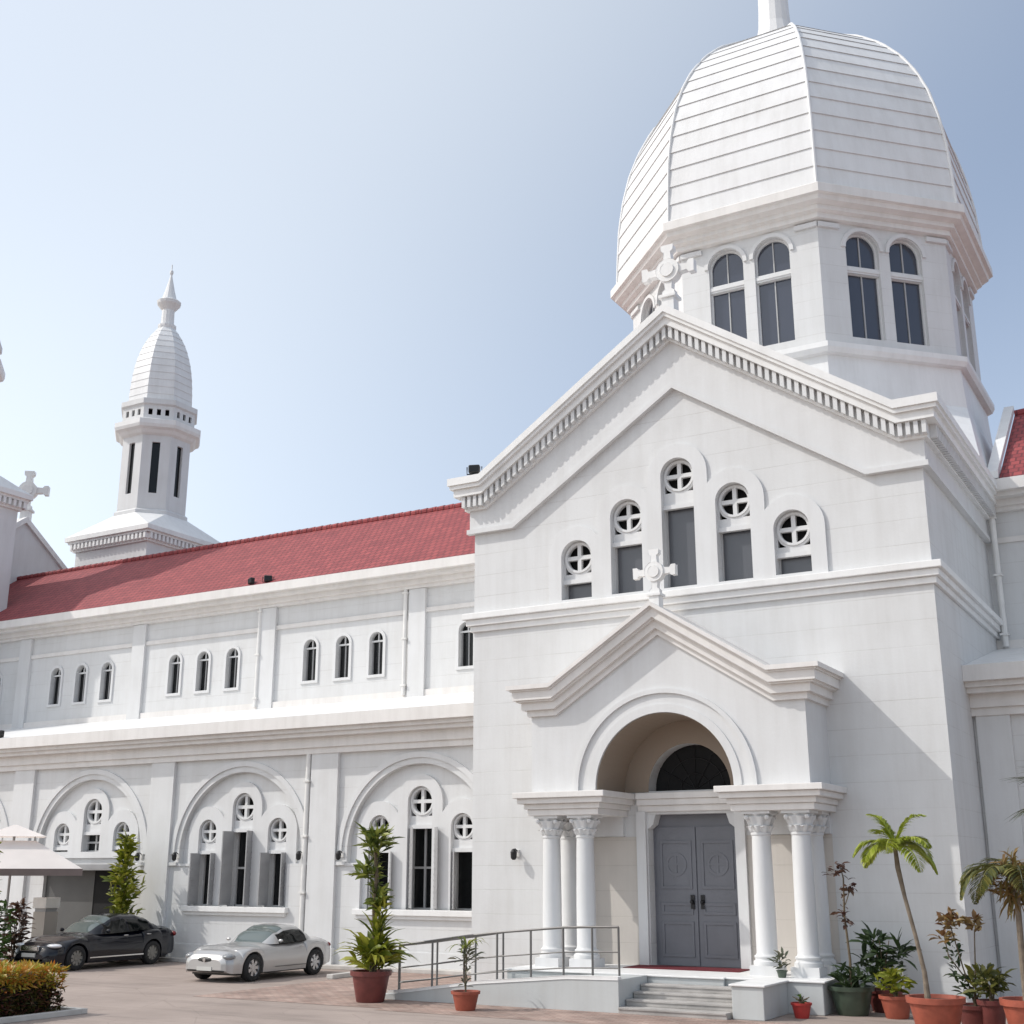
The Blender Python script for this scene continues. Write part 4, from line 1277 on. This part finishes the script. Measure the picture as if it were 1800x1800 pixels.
for sx in (-1, 1):
    m = M(); ell(m, (sx*0.64, -2.09, 0.665), (0.25, 0.17, 0.062)); m.build('headlight', LAMP, broot, smooth=True)
    m = M(); ell(m, (sx*0.95, -0.50, 1.0), (0.085, 0.05, 0.055)); m.build('side_mirror', NAVY, broot, smooth=True)
    m = M(); ell(m, (sx*0.66, 2.31, 0.82), (0.16, 0.05, 0.08)); m.build('taillight', bpy.data.materials['red_lamp'], broot, smooth=True)
    for y_ in (0.22, 1.1):
        m = M(); ell(m, (sx*0.925, y_, 0.86), (0.02, 0.10, 0.018)); m.build('door_handle', CHROME, broot, smooth=True)
m = M(); m.box(-0.36, 0.36, -2.40, -2.30, 0.52, 0.68); m.build('grille', CHROME, broot, bevel=0.03)
m = M(); m.box(-0.72, 0.72, -2.375, -2.2, 0.25, 0.36); m.build('air_intake', PLASTIC, broot, bevel=0.03)
m = M(); m.box(-0.26, 0.26, -2.41, -2.36, 0.38, 0.48); m.build('number_plate', PLATE, broot)
m = M()
for sx in (-1, 1): m.box(sx*0.905 - .012, sx*0.905 + .012, -1.05, 0.95, 0.30, 0.33)
m.build('side_trim', CHROME, broot)

# ================================================================== VENTED CANOPY BY THE SIDE DOOR
cx_, cy_ = -16.3, -0.4
um = empty('canopy', (cx_, cy_, 0), R(51.5), label='cream square parasol canopy with a raised vent cap by the side door', cat='canopy')
def pyr(z0, z1, s0, s1, mt, name, th=0.03):
    m = M()
    lo = [(-s0, -s0, z0), (s0, -s0, z0), (s0, s0, z0), (-s0, s0, z0)]; hi = [(-s1, -s1, z1), (s1, -s1, z1), (s1, s1, z1), (-s1, s1, z1)]
    vs = lo + hi + [(x, y, z - th) for x, y, z in lo] + [(x, y, z - th) for x, y, z in hi]
    fs = []
    for i in range(4):
        j = (i + 1) % 4
        fs += [(i, j, 4 + j, 4 + i)]
    m.add(vs, fs)
    m.build(name, mt, um)
pyr(2.70, 3.52, 1.97, 0.62, CANVAS, 'canopy_top')
pyr(3.64, 4.0, 0.92, 0.05, CANVAS, 'vent_cap')
m = M()
for (x0, x1, y0, y1) in ((-1.98, 1.98, -1.98, -1.965), (-1.98, 1.98, 1.965, 1.98), (-1.98, -1.965, -1.96, 1.96), (1.965, 1.98, -1.96, 1.96)):
    m.box(x0, x1, y0, y1, 2.50, 2.70)
m.build('valance', VALANCE, um)
m = M(); m.tube([(0, 0, 0.1), (0, 0, 4.0)], 0.04, 10); m.build('pole', POLE, um)
m = M(); m.box(-.4, .4, -.4, .4, 0, 0.12); m.build('base', POLE, um)
m = M()
for sx in (-1, 1):
    for sy in (-1, 1): m.tube([(sx*1.93, sy*1.93, 2.66), (sx*.62, sy*.62, 3.48), (sx*.6, sy*.6, 3.66)], 0.015, 6); m.tube([(0, 0, 2.75), (sx*1.1, sy*1.1, 3.15)], 0.012, 6)
m.build('ribs', POLE, um)
# cabinet by the canopy
cbn = empty('cabinet', (-16.2, 1.0, 0), label='beige cabinet with a white top box standing under the canopy edge', cat='cabinet')
m = M(); m.box(-0.27, 0.27, -0.25, 0.25, 0, 1.42); m.build('body', BOXM, cbn, bevel=0.01)
m = M(); m.box(-0.30, 0.30, -0.28, 0.28, 1.52, 1.84); m.build('top_box', PIPE, cbn, bevel=0.015)
m = M(); m.box(-0.24, 0.24, -0.22, 0.22, 1.42, 1.52); m.build('shelf', SHUT, cbn)

# ================================================================== SMALL FIXTURES ON THE WALLS
def wall_lamp():
    r = empty('wall_lamp', (0, 0, 0), label='x', cat='lamp', group='small dark lamps on the church walls')
    m = M(); m.box(-0.05, 0.05, -0.04, 0, -0.08, 0.08); m.build('bracket', PIPE, r)
    m = M(); m.tube([(0, -0.03, 0.05), (0, -0.14, 0.10), (0, -0.2, 0.05)], 0.015, 6); m.build('arm', HANDLE, r)
    m = M(); m.lathe([(0.03, -0.16), (0.07, -0.12), (0.08, 0.02), (0.05, 0.08), (0.02, 0.1)], (0, -0.2), seg=12); m.build('lantern', HANDLE, r)
    return r
L0 = wall_lamp(); fst = True
for loc, lab in (((1.29, 0, 3.05), 'small dark lamp on the transept wall left of the porch columns'),
                 ((-6.30, YA, 3.10), 'small dark lamp on the left side of the right-hand arched bay behind the tall plant'),
                 ((-7.72 - .05, YA, 3.10), 'small dark lamp on the right side of the middle arched bay above the silver car'),
                 ((-12.75, YA, 3.10), 'small dark lamp on the left side of the middle arched bay above the black car'),
                 ((-14.35, YA, 3.10), 'small dark lamp right of the side door arch beside the columnar shrub')):
    o = L0 if fst else copy_tree(L0); fst = False
    o.location = loc; o['label'] = lab
def floodlight():
    r = empty('floodlight', (0, 0, 0), label='x', cat='floodlight', group='black floodlights on the roof edges')
    m = M(); m.box(-0.05, 0.05, -0.05, 0.05, 0, 0.1); m.tube([(-0.2, 0, .3), (-0.2, 0, .1), (0.2, 0, .1), (0.2, 0, .3)], 0.018, 6); m.build('bracket', HANDLE, r)
    m = M(); m.box(-0.15, 0.15, -0.10, 0.08, 0.12, 0.34); m.build('housing', PLASTIC, r, bevel=0.03)
    m = M(); m.box(-0.12, 0.12, -0.105, -0.101, 0.15, 0.31); m.build('lens', GLASS, r)
    return r
F0 = floodlight(); fst = True
for loc, rz_, lab in (((-14.15, YC - 0.6, 12.74), R(-30), 'black floodlight on the nave eave above the middle bay, left one of the pair'),
                 ((-13.35, YC - 0.6, 12.74), R(35), 'black floodlight on the nave eave above the middle bay, right one of the pair'),
                 ((0.15, -0.3, 12.65), R(20), 'black floodlight on the left end of the transept gable cornice'),
                 ((-21.4, YA - 0.4, 7.1), R(0), 'black floodlight on the white ledge at the far left of the aisle')):
    o = F0 if fst else copy_tree(F0); fst = False
    o.location = loc; o.rotation_euler = (0, 0, rz_); o['label'] = lab

# ================================================================== PLANTS
def pot(root, r, h, mt, z0=0):
    m = M()
    m.lathe([(r*0.66, z0), (r*0.70, z0 + 0.02), (r*0.93, z0 + h*0.84), (r*1.03, z0 + h*0.85), (r*1.05, z0 + h), (r*0.93, z0 + h), (r*0.90, z0 + h*0.9)], seg=32, cap=False)
    o = m.build('pot', mt, root); smooth_by_angle(o, 40)
    s = M(); s.lathe([(0.001, z0 + h*0.9), (r*0.92, z0 + h*0.9)], seg=24, cap=False); s.build('soil', SOIL, o)
    return o

def rdir(el0, el1, az=None):
    a = random.uniform(0, 2*PI) if az is None else az
    e = R(random.uniform(el0, el1))
    return Vector((math.cos(a)*math.cos(e), math.sin(a)*math.cos(e), math.sin(e)))

def leaves_in(M_, c, rad, n, L, w, el=(-20, 60), droop=0.5):
    for _ in range(n):
        d = rdir(-90, 90); q = random.random() ** 0.45
        p = Vector(c) + Vector((d.x*rad[0]*q, d.y*rad[1]*q, d.z*rad[2]*q))
        dd = (Vector((d.x, d.y, 0)) * 0.8 + rdir(*el)).normalized()
        M_.leaf(p, dd, L * random.uniform(.6, 1.15), w * random.uniform(.7, 1.2), droop, 3, random.uniform(-1, 1))

def frond(M_, p, d, L, w, droop, n=26, ll=0.32, leafw=0.03):
    """feather frond; returns nothing, adds rachis and leaflets"""
    p = Vector(p); d = Vector(d).normalized()
    pts = [p.copy()]; dd = d.copy(); dirs = [dd.copy()]
    seg = 14
    for i in range(seg):
        p = p + dd * (L / seg)
        dd = (dd + Vector((0, 0, -droop / seg * (0.4 + 1.6 * i / seg)))).normalized()
        pts.append(p.copy()); dirs.append(dd.copy())
    M_.tube(pts, [0.016 * (1 - .8*i/seg) + .003 for i in range(seg+1)], 5)
    for k_ in range(n):
        t = 0.12 + 0.88 * k_ / n
        i = min(seg - 1, int(t * seg)); f = t*seg - i
        q = pts[i].lerp(pts[i+1], f); dr_ = dirs[i]
        side = dr_.cross(Vector((0, 0, 1)))
        if side.length < .05: side = Vector((1, 0, 0))
        side.normalize()
        l_ = ll * math.sin(PI * min(1, t*.8 + .18)) * random.uniform(.85, 1.1)
        for sgn in (-1, 1):
            M_.leaf(q, side*sgn + dr_*0.75 + Vector((0, 0, random.uniform(-.1, .18))), l_, leafw, 0.7, 3)

# tall tiered plant in the big pot
def tiered_plant():
    r = empty('potted_plant', (0.20, -4.35, 0), label='tall stacked plant with yellow-green tiers in the big dark red pot beside the ramp', cat='potted plant')
    pot(r, 0.42, 0.62, TERRAD)
    s = M()
    s.tube([(0, 0, .5), (.06, 0, 1.2), (.02, .02, 1.9), (.08, 0, 2.5), (.02, 0, 3.1), (.0, 0, 3.4)], [0.05, .045, .05, .045, .04, .02], 8)
    s.tube([(0.05, 0.05, .5), (.2, 0, 1.2), (.24, 0.02, 1.8)], [0.035, .03, .02], 8)
    s.build('stem', STEM, r)
    f = M()
    leaves_in(f, (.02, 0, 0.85), (.36, .36, .25), 150, .48, .12, (10, 70), .7)
    for _ in range(40): f.leaf((0, 0, .75), rdir(25, 75), random.uniform(.75, 1.2), .13, .8, 5, random.uniform(-.5, .5))
    for _ in range(16): f.leaf((.12, 0, 1.2), rdir(40, 85), random.uniform(.5, .8), .1, .6, 5, random.uniform(-.5, .5))
    leaves_in(f, (.22, 0, 1.55), (.12, .12, .42), 90, .28, .08, (20, 80), .4)
    f.build('leaves', L_YG, r)
    f = M()
    leaves_in(f, (.14, 0, 2.08), (.14, .14, .22), 60, .34, .085, (-5, 70), .4)
    leaves_in(f, (-.20, 0, 2.60), (.2, .18, .14), 60, .36, .085, (-5, 60), .4)
    leaves_in(f, (.08, 0, 3.22), (.26, .24, .24), 100, .42, .085, (-5, 75), .3)
    leaves_in(f, (.0, 0, 2.9), (.07, .07, .4), 40, .26, .06, (10, 80), .3)
    leaves_in(f, (.05, 0, 2.3), (.07, .07, .4), 30, .26, .06, (10, 80), .3)
    f.build('upper_leaves', leaf_mat('leaf_mid', [(0.05, 0.075, 0.015), (0.14, 0.18, 0.03), (0.30, 0.32, 0.07)]), r)
    return r
tiered_plant()

def small_palm():
    r = empty('potted_plant', (2.8, -4.75, 0), label='small thin-leaved plant in a little terracotta pot before the ramp wall', cat='potted plant')
    pot(r, 0.28, 0.36, TERRA)
    s = M(); s.tube([(0, 0, .3), (.0, 0, .75), (.03, 0, 1.1)], [.018, .015, .01], 6); s.tube([(0, 0, .3), (-.05, 0, .7), (-.03, 0, 1.0)], .01, 6); s.build('stem', STEM, r)
    f = M()
    leaves_in(f, (0.02, 0, .98), (.22, .22, .18), 55, .24, .05, (0, 60), .6)
    leaves_in(f, (0, 0, .6), (.1, .1, .2), 14, .16, .04, (0, 60), .6)
    f.build('leaves', L_DULL, r)
    f = M()
    for a in range(0, 360, 36): f.leaf((.02, 0, 1.15), rdir(25, 55, R(a + random.uniform(-10, 10))), .55, .05, 1.2, 5)
    f.build('long_leaves', L_YG, r)
small_palm()

def potted_palm():
    r = empty('potted_palm', (11.75, -4.35, 0), label='slender leaning palm with a bright green crown in the large terracotta pot', cat='potted palm')
    pot(r, 0.46, 0.63, TERRA)
    t = M(); pts = [(-0.12, 0, .5), (-.14, 0, 1.0), (-.24, 0, 1.6), (-.36, 0, 2.2), (-.44, 0, 2.7), (-.46, 0, 3.12)]
    t.tube(pts, [.055, .04, .034, .034, .045, .03], 10); t.build('trunk', BARK, r)
    f = M()
    random.seed(31)
    base = (-.46, 0, 3.05)
    cr = [(0.05, 1.2, 0.85, 1.9), (2.9, 1.25, .8, 1.8), (.35, .0, .9, 2.0), (2.75, .2, .85, 2.2), (3.3, .45, .85, 2.0), (3.9, .3, .75, 2.2), (4.7, .55, .75, 2.2), (5.5, .15, .95, 2.2), (5.9, .6, .8, 1.9), (1.2, .6, .8, 1.8), (1.9, .5, .8, 1.8), (2.4, .9, .7, 1.6), (0.8, .35, .85, 2.2)]
    for az, el, L, dr_ in cr:
        frond(f, base, (math.cos(az)*math.cos(el), math.sin(az)*math.cos(el), math.sin(el)), L, 0, dr_, 38, .32, .036)
    f.build('crown', L_PALM, r)
potted_palm()

def bronze_croton():
    r = empty('potted_plant', (9.63, -1.75, 0), label='tall sparse bronze-leaved plant in the dark green glazed pot', cat='potted plant')
    pot(r, 0.42, 0.52, GREENPOT)
    s = M(); s.tube([(0, 0, .4), (.02, 0, 1.0), (-.03, 0, 1.8), (.0, 0, 2.5), (-.05, 0, 2.75)], [.03, .025, .02, .015, .008], 7)
    s.tube([(0, 0, 2.0), (.12, 0, 2.3)], .01, 6); s.build('stem', STEM, r)
    f = M()
    for (c, rr_, n) in (((-.08, 0, 2.74), (.13, .12, .10), 16), ((-.17, 0, 2.58), (.12, .12, .07), 12), ((.1, 0, 2.38), (.1, .1, .13), 14), ((-.06, 0, 1.82), (.14, .1, .06), 12), ((.02, 0, 1.64), (.08, .08, .08), 10), ((-.05, 0, 2.15), (.1, .1, .2), 8)):
        leaves_in(f, c, rr_, n, .2, .075, (-20, 50), .6)
    f.build('leaves', L_MAROON, r)
    f = M(); leaves_in(f, (0.0, 0, .62), (.34, .34, .2), 90, .28, .08, (0, 60), .6); f.build('lower_leaves', L_DARK, r)
bronze_croton()

def bushy(name, loc, label, cat, potr, poth, pm, blobs, lm, stemh=0.5, z0=0):
    r = empty(name, loc, label=label, cat=cat)
    if pm: pot(r, potr, poth, pm, z0)
    s = M()
    for k_ in range(4):
        a = k_ * 1.6
        s.tube([(0, 0, z0 + poth*.8), (.05*math.cos(a), .05*math.sin(a), z0 + poth + stemh*.5), (.16*math.cos(a), .16*math.sin(a), z0 + poth + stemh)], [.02, .015, .008], 6)
    s.build('stem', STEM, r)
    f = M()
    for (c, rr_, n, L, w) in blobs: leaves_in(f, c, rr_, n, L, w, (-10, 65), .6)
    f.build('leaves', lm, r)
    return r
bushy('potted_plant', (10.05, -0.9, 0), 'dark green fan-leaved bush behind the green glazed pot against the wall', 'potted plant', 0.36, 0.42, TERRAD,
      [((-.08, 0, .8), (.45, .4, .38), 120, .34, .10), ((-.12, 0, 1.3), (.22, .25, .12), 36, .4, .09), ((.32, 0, 1.05), (.2, .25, .14), 36, .4, .09)], L_DARK, .9)
bushy('potted_plant', (10.5, -1.9, 0), 'yellow-green plant with cream leaves in the small terracotta pot left of the palm', 'potted plant', 0.30, 0.40, TERRA,
      [((-.05, 0, .62), (.34, .3, .2), 110, .22, .09)], L_YG, .2)
r = bushy('potted_plant', (12.15, -3.1, 0), 'orange-topped leggy croton in a dark pot behind the large terracotta pot', 'potted plant', 0.34, 0.42, TERRAD,
      [((-.28, 0, 1.78), (.2, .18, .13), 60, .2, .08), ((.1, 0, 1.72), (.13, .13, .13), 34, .2, .08), ((-.42, 0, 1.52), (.16, .15, .08), 26, .2, .08)], leaf_mat('leaf_bronze_orange', [(0.30, 0.2, 0.05), (0.16, 0.07, 0.03), (0.42, 0.32, 0.14), (0.1, 0.05, 0.03)]), .3)
s = M(); s.tube([(0, 0, .4), (-.15, 0, 1.0), (-.3, 0, 1.7)], [.018, .014, .01], 6); s.tube([(0, 0, .4), (.05, 0, 1.0), (.1, 0, 1.65)], [.018, .014, .01], 6); s.tube([(-.1, 0, .8), (-.38, 0, 1.2), (-.42, 0, 1.5)], [.014, .012, .01], 6)
s.build('branch', STEM, r)
f = M(); leaves_in(f, (-.3, 0, 1.15), (.1, .1, .35), 34, .2, .07, (-10, 60), .5); leaves_in(f, (-.05, 0, .7), (.22, .2, .2), 50, .2, .07, (-10, 60), .5); f.build('lower_leaves', L_DARK, r)
r = bushy('potted_plant', (12.45, -3.25, 0), 'low green plant with pale yellow flowers in the red pot beside the downspout wall', 'potted plant', 0.24, 0.52, TERRAD,
      [((-.02, 0, .78), (.3, .28, .2), 110, .26, .08)], leaf_mat('leaf_olive', [(0.05, 0.06, 0.015), (0.12, 0.13, 0.03), (0.2, 0.19, 0.04)]), .25)
r['label'] = 'low olive-green plant with pale yellow flowers in the red pot near the right edge'
f = M(); leaves_in(f, (-.05, -.15, .82), (.2, .1, .06), 14, .09, .06, (0, 80), .2); f.build('flowers', PETAL, r)
bushy('potted_plant', (8.95, -2.75, 0), 'little bright red pot with a short green plant before the porch base', 'potted plant', 0.19, 0.27, mat('red_pot', (0.42, 0.04, 0.035), 0.45, 0.15, 6),
      [((0, 0, .3), (.1, .1, .06), 14, .12, .05)], L_GREEN, .1)
r = empty('potted_plant', (8.28, -1.75, 0.615), label='small pale green plant standing between the two right-hand porch columns', cat='potted plant')
pot(r, 0.11, 0.14, GREENPOT)
f = M(); leaves_in(f, (0, 0, .3), (.14, .14, .14), 40, .17, .05, (0, 70), .5); f.build('leaves', L_DULL, r)

def drooping_palm():
    r = empty('potted_palm', (13.20, -4.35, 0), label='bushy palm with drooping brown and green fronds in the terracotta pot at the right edge', cat='potted palm')
    pot(r, 0.42, 0.66, TERRA)
    t = M(); t.tube([(-.02, 0, .5), (-.02, 0, 1.3), (0.0, 0, 2.1), (0.0, 0, 2.55)], [.06, .05, .05, .07], 10)
    t.tube([(.14, 0, .5), (.16, 0, 1.3), (0.12, 0, 2.3)], [.04, .035, .03], 8); t.build('trunk', BARK, r)
    random.seed(5)
    f = M()
    for az, el in ((3.0, .75), (3.5, .6), (2.6, .5), (4.2, .7), (5.0, .7), (1.5, .8), (0.4, .6), (2.2, .9)):
        frond(f, (0, 0, 2.5), (math.cos(az)*math.cos(el), math.sin(az)*math.cos(el), math.sin(el)), 1.2, 0, 3.0, 32, .38, .045)
    f.build('crown', leaf_mat('leaf_dusty_palm', [(0.06, 0.075, 0.035), (0.13, 0.14, 0.04), (0.22, 0.2, 0.05)]), r)
    f = M()
    leaves_in(f, (-.02, 0, 2.45), (.3, .3, .38), 190, .42, .05, (-60, 60), .9)
    f.build('dead_fronds', L_BROWN, r)
drooping_palm()

def fan_palm():
    r = empty('fan_palm', (14.25, -1.6, 0), label='fan palm reaching in from the right edge with stiff spiky leaves', cat='palm')
    t = M(); t.tube([(0, 0, 0), (0, 0, 2.4), (0, 0, 4.1)], [.12, .1, .09], 12); t.build('trunk', BARK, r)
    f = M()
    random.seed(9)
    for (az, el, ln_) in ((3.2, .15, .8), (3.6, -.35, .95), (2.6, -.25, .7), (4.2, .3, .8), (5.0, .1, .8), (0.3, .2, .8), (1.2, .3, .8), (2.0, .5, .8), (3.7, .9, .7), (5.8, -.1, .8), (3.1, -.8, .9)):
        d = Vector((math.cos(az)*math.cos(el), math.sin(az)*math.cos(el), math.sin(el)))
        q = Vector((0, 0, 4.15)) + d * ln_
        f.tube([(0, 0, 4.1), q], .012, 5)
        side = d.cross(Vector((0, 0, 1))).normalized()
        for k_ in range(22):
            a = R(-95 + 190 * k_ / 21)
            f.leaf(q, d * math.cos(a) + side * math.sin(a) + Vector((0, 0, random.uniform(-.08, .08))), random.uniform(.62, .8), .045, .35, 3)
    f.build('crown', L_DULL, r)
fan_palm()

# columnar shrub behind the black car and greenery at the left edge
def columnar(loc, h, rad, label, lm, pm=TERRAD, seed=3):
    random.seed(seed)
    r = empty('columnar_shrub', loc, label=label, cat='shrub')
    pot(r, rad * .9, .5, pm)
    s = M(); s.tube([(0, 0, .4), (.03, 0, h*.5), (0, 0, h*.95)], [.04, .03, .012], 7); s.build('stem', STEM, r)
    f = M()
    z = .65
    while z < h:
        q = rad * (0.85 + .35*math.sin(z*5 + seed)) * (1 if z < h*.75 else max(.3, (h - z)/(h*.25)))
        leaves_in(f, (random.uniform(-.08, .08), random.uniform(-.08, .08), z), (q, q, .2), 46, .34, .11, (5, 70), .5)
        z += .22
    f.build('leaves', lm, r)
columnar((-13.85, 1.9, 0), 3.55, .50, 'tall yellow-green columnar shrub between the black car and the arched bay', L_YG, seed=3)
columnar((-14.05, -3.0, 0), 3.35, .17, 'thin tall plant in front of the canopy at the left edge', L_YG, seed=8)
def dark_shrub(loc, rad, h, label, lm, n, seed):
    random.seed(seed)
    r = empty('shrub', loc, label=label, cat='shrub')
    s = M()
    for k_ in range(5):
        a = k_*1.3; s.tube([(0, 0, 0), (rad*.3*math.cos(a), rad*.3*math.sin(a), h*.4), (rad*.6*math.cos(a), rad*.6*math.sin(a), h*.8)], [.03, .02, .01], 6)
    s.build('stem', STEM, r)
    f = M(); leaves_in(f, (0, 0, h*.5), (rad, rad, h*.5), n, .3, .1, (-10, 60), .6); f.build('leaves', lm, r)
dark_shrub((-13.9, -3.0, 0), .75, 1.9, 'dark green bush beside the nose of the black car', L_GREEN, 520, 12)
dark_shrub((-12.9, -4.0, 0), .45, .85, 'low dark red-leaved bush behind the clipped hedge', L_MAROON, 220, 14)
dark_shrub((-14.1, -1.75, 0), .36, 1.75, 'narrow blackish bush between the green bush and the cabinet', L_MAROON, 260, 15)

# clipped croton hedge at the lower left
hg = M(); random.seed(21)
hx0, hx1, hy0, hy1, hz = -9.5, -3.55, -11.6, -9.2, 0.86
def onhedge():
    t = random.random()
    if t < .50: return Vector((random.uniform(hx0, hx1), random.uniform(hy0, hy1), hz)), Vector((0, 0, 1))
    if t < .80: return Vector((random.uniform(hx0, hx1), hy0, random.uniform(.02, hz))), Vector((0, -1, .2))
    return Vector((hx1, random.uniform(hy0, hy1), random.uniform(.02, hz))), Vector((1, 0, .2))
top_l, side_l = M(), M()
for _ in range(9500):
    p, nn = onhedge()
    e = min(hx1 - p.x, p.y - hy0, hy1 - p.y)
    p.z -= max(0, .14 - e) * .5 if nn.z > .9 else 0
    p -= nn * random.uniform(0, .09)
    d = (nn + rdir(-40, 60) * .9).normalized()
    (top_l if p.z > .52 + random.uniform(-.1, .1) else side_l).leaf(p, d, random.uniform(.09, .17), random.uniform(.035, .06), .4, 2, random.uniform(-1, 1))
hroot = empty('hedge', (-6.7, -10.4, 0), label='clipped hedge with orange and yellow-green leaf tips at the lower left', cat='hedge')
parent_keep(top_l.build('top_leaves', L_ORANGE), hroot)
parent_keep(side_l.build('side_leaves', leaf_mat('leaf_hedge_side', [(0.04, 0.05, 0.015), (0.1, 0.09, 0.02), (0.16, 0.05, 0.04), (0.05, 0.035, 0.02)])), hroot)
core = M(); core.box(hx0 + .1, hx1 - .12, hy0 + .12, hy1 - .12, 0, hz - .12); parent_keep(core.build('inner_twigs', mat('twigs', (0.02, 0.022, 0.012), 0.9, 0.3, 12), bevel=.08), hroot)
kb = M(); kb.box(-9.8, -3.2, -11.9, -11.75, 0, .1); kb.box(-3.34, -3.2, -11.75, -9.0, 0, .1); kb.box(-9.8, -3.2, -9.0, -8.86, 0, .1)
tag(kb.build('kerb', KERB, bevel=.012), kind='structure')
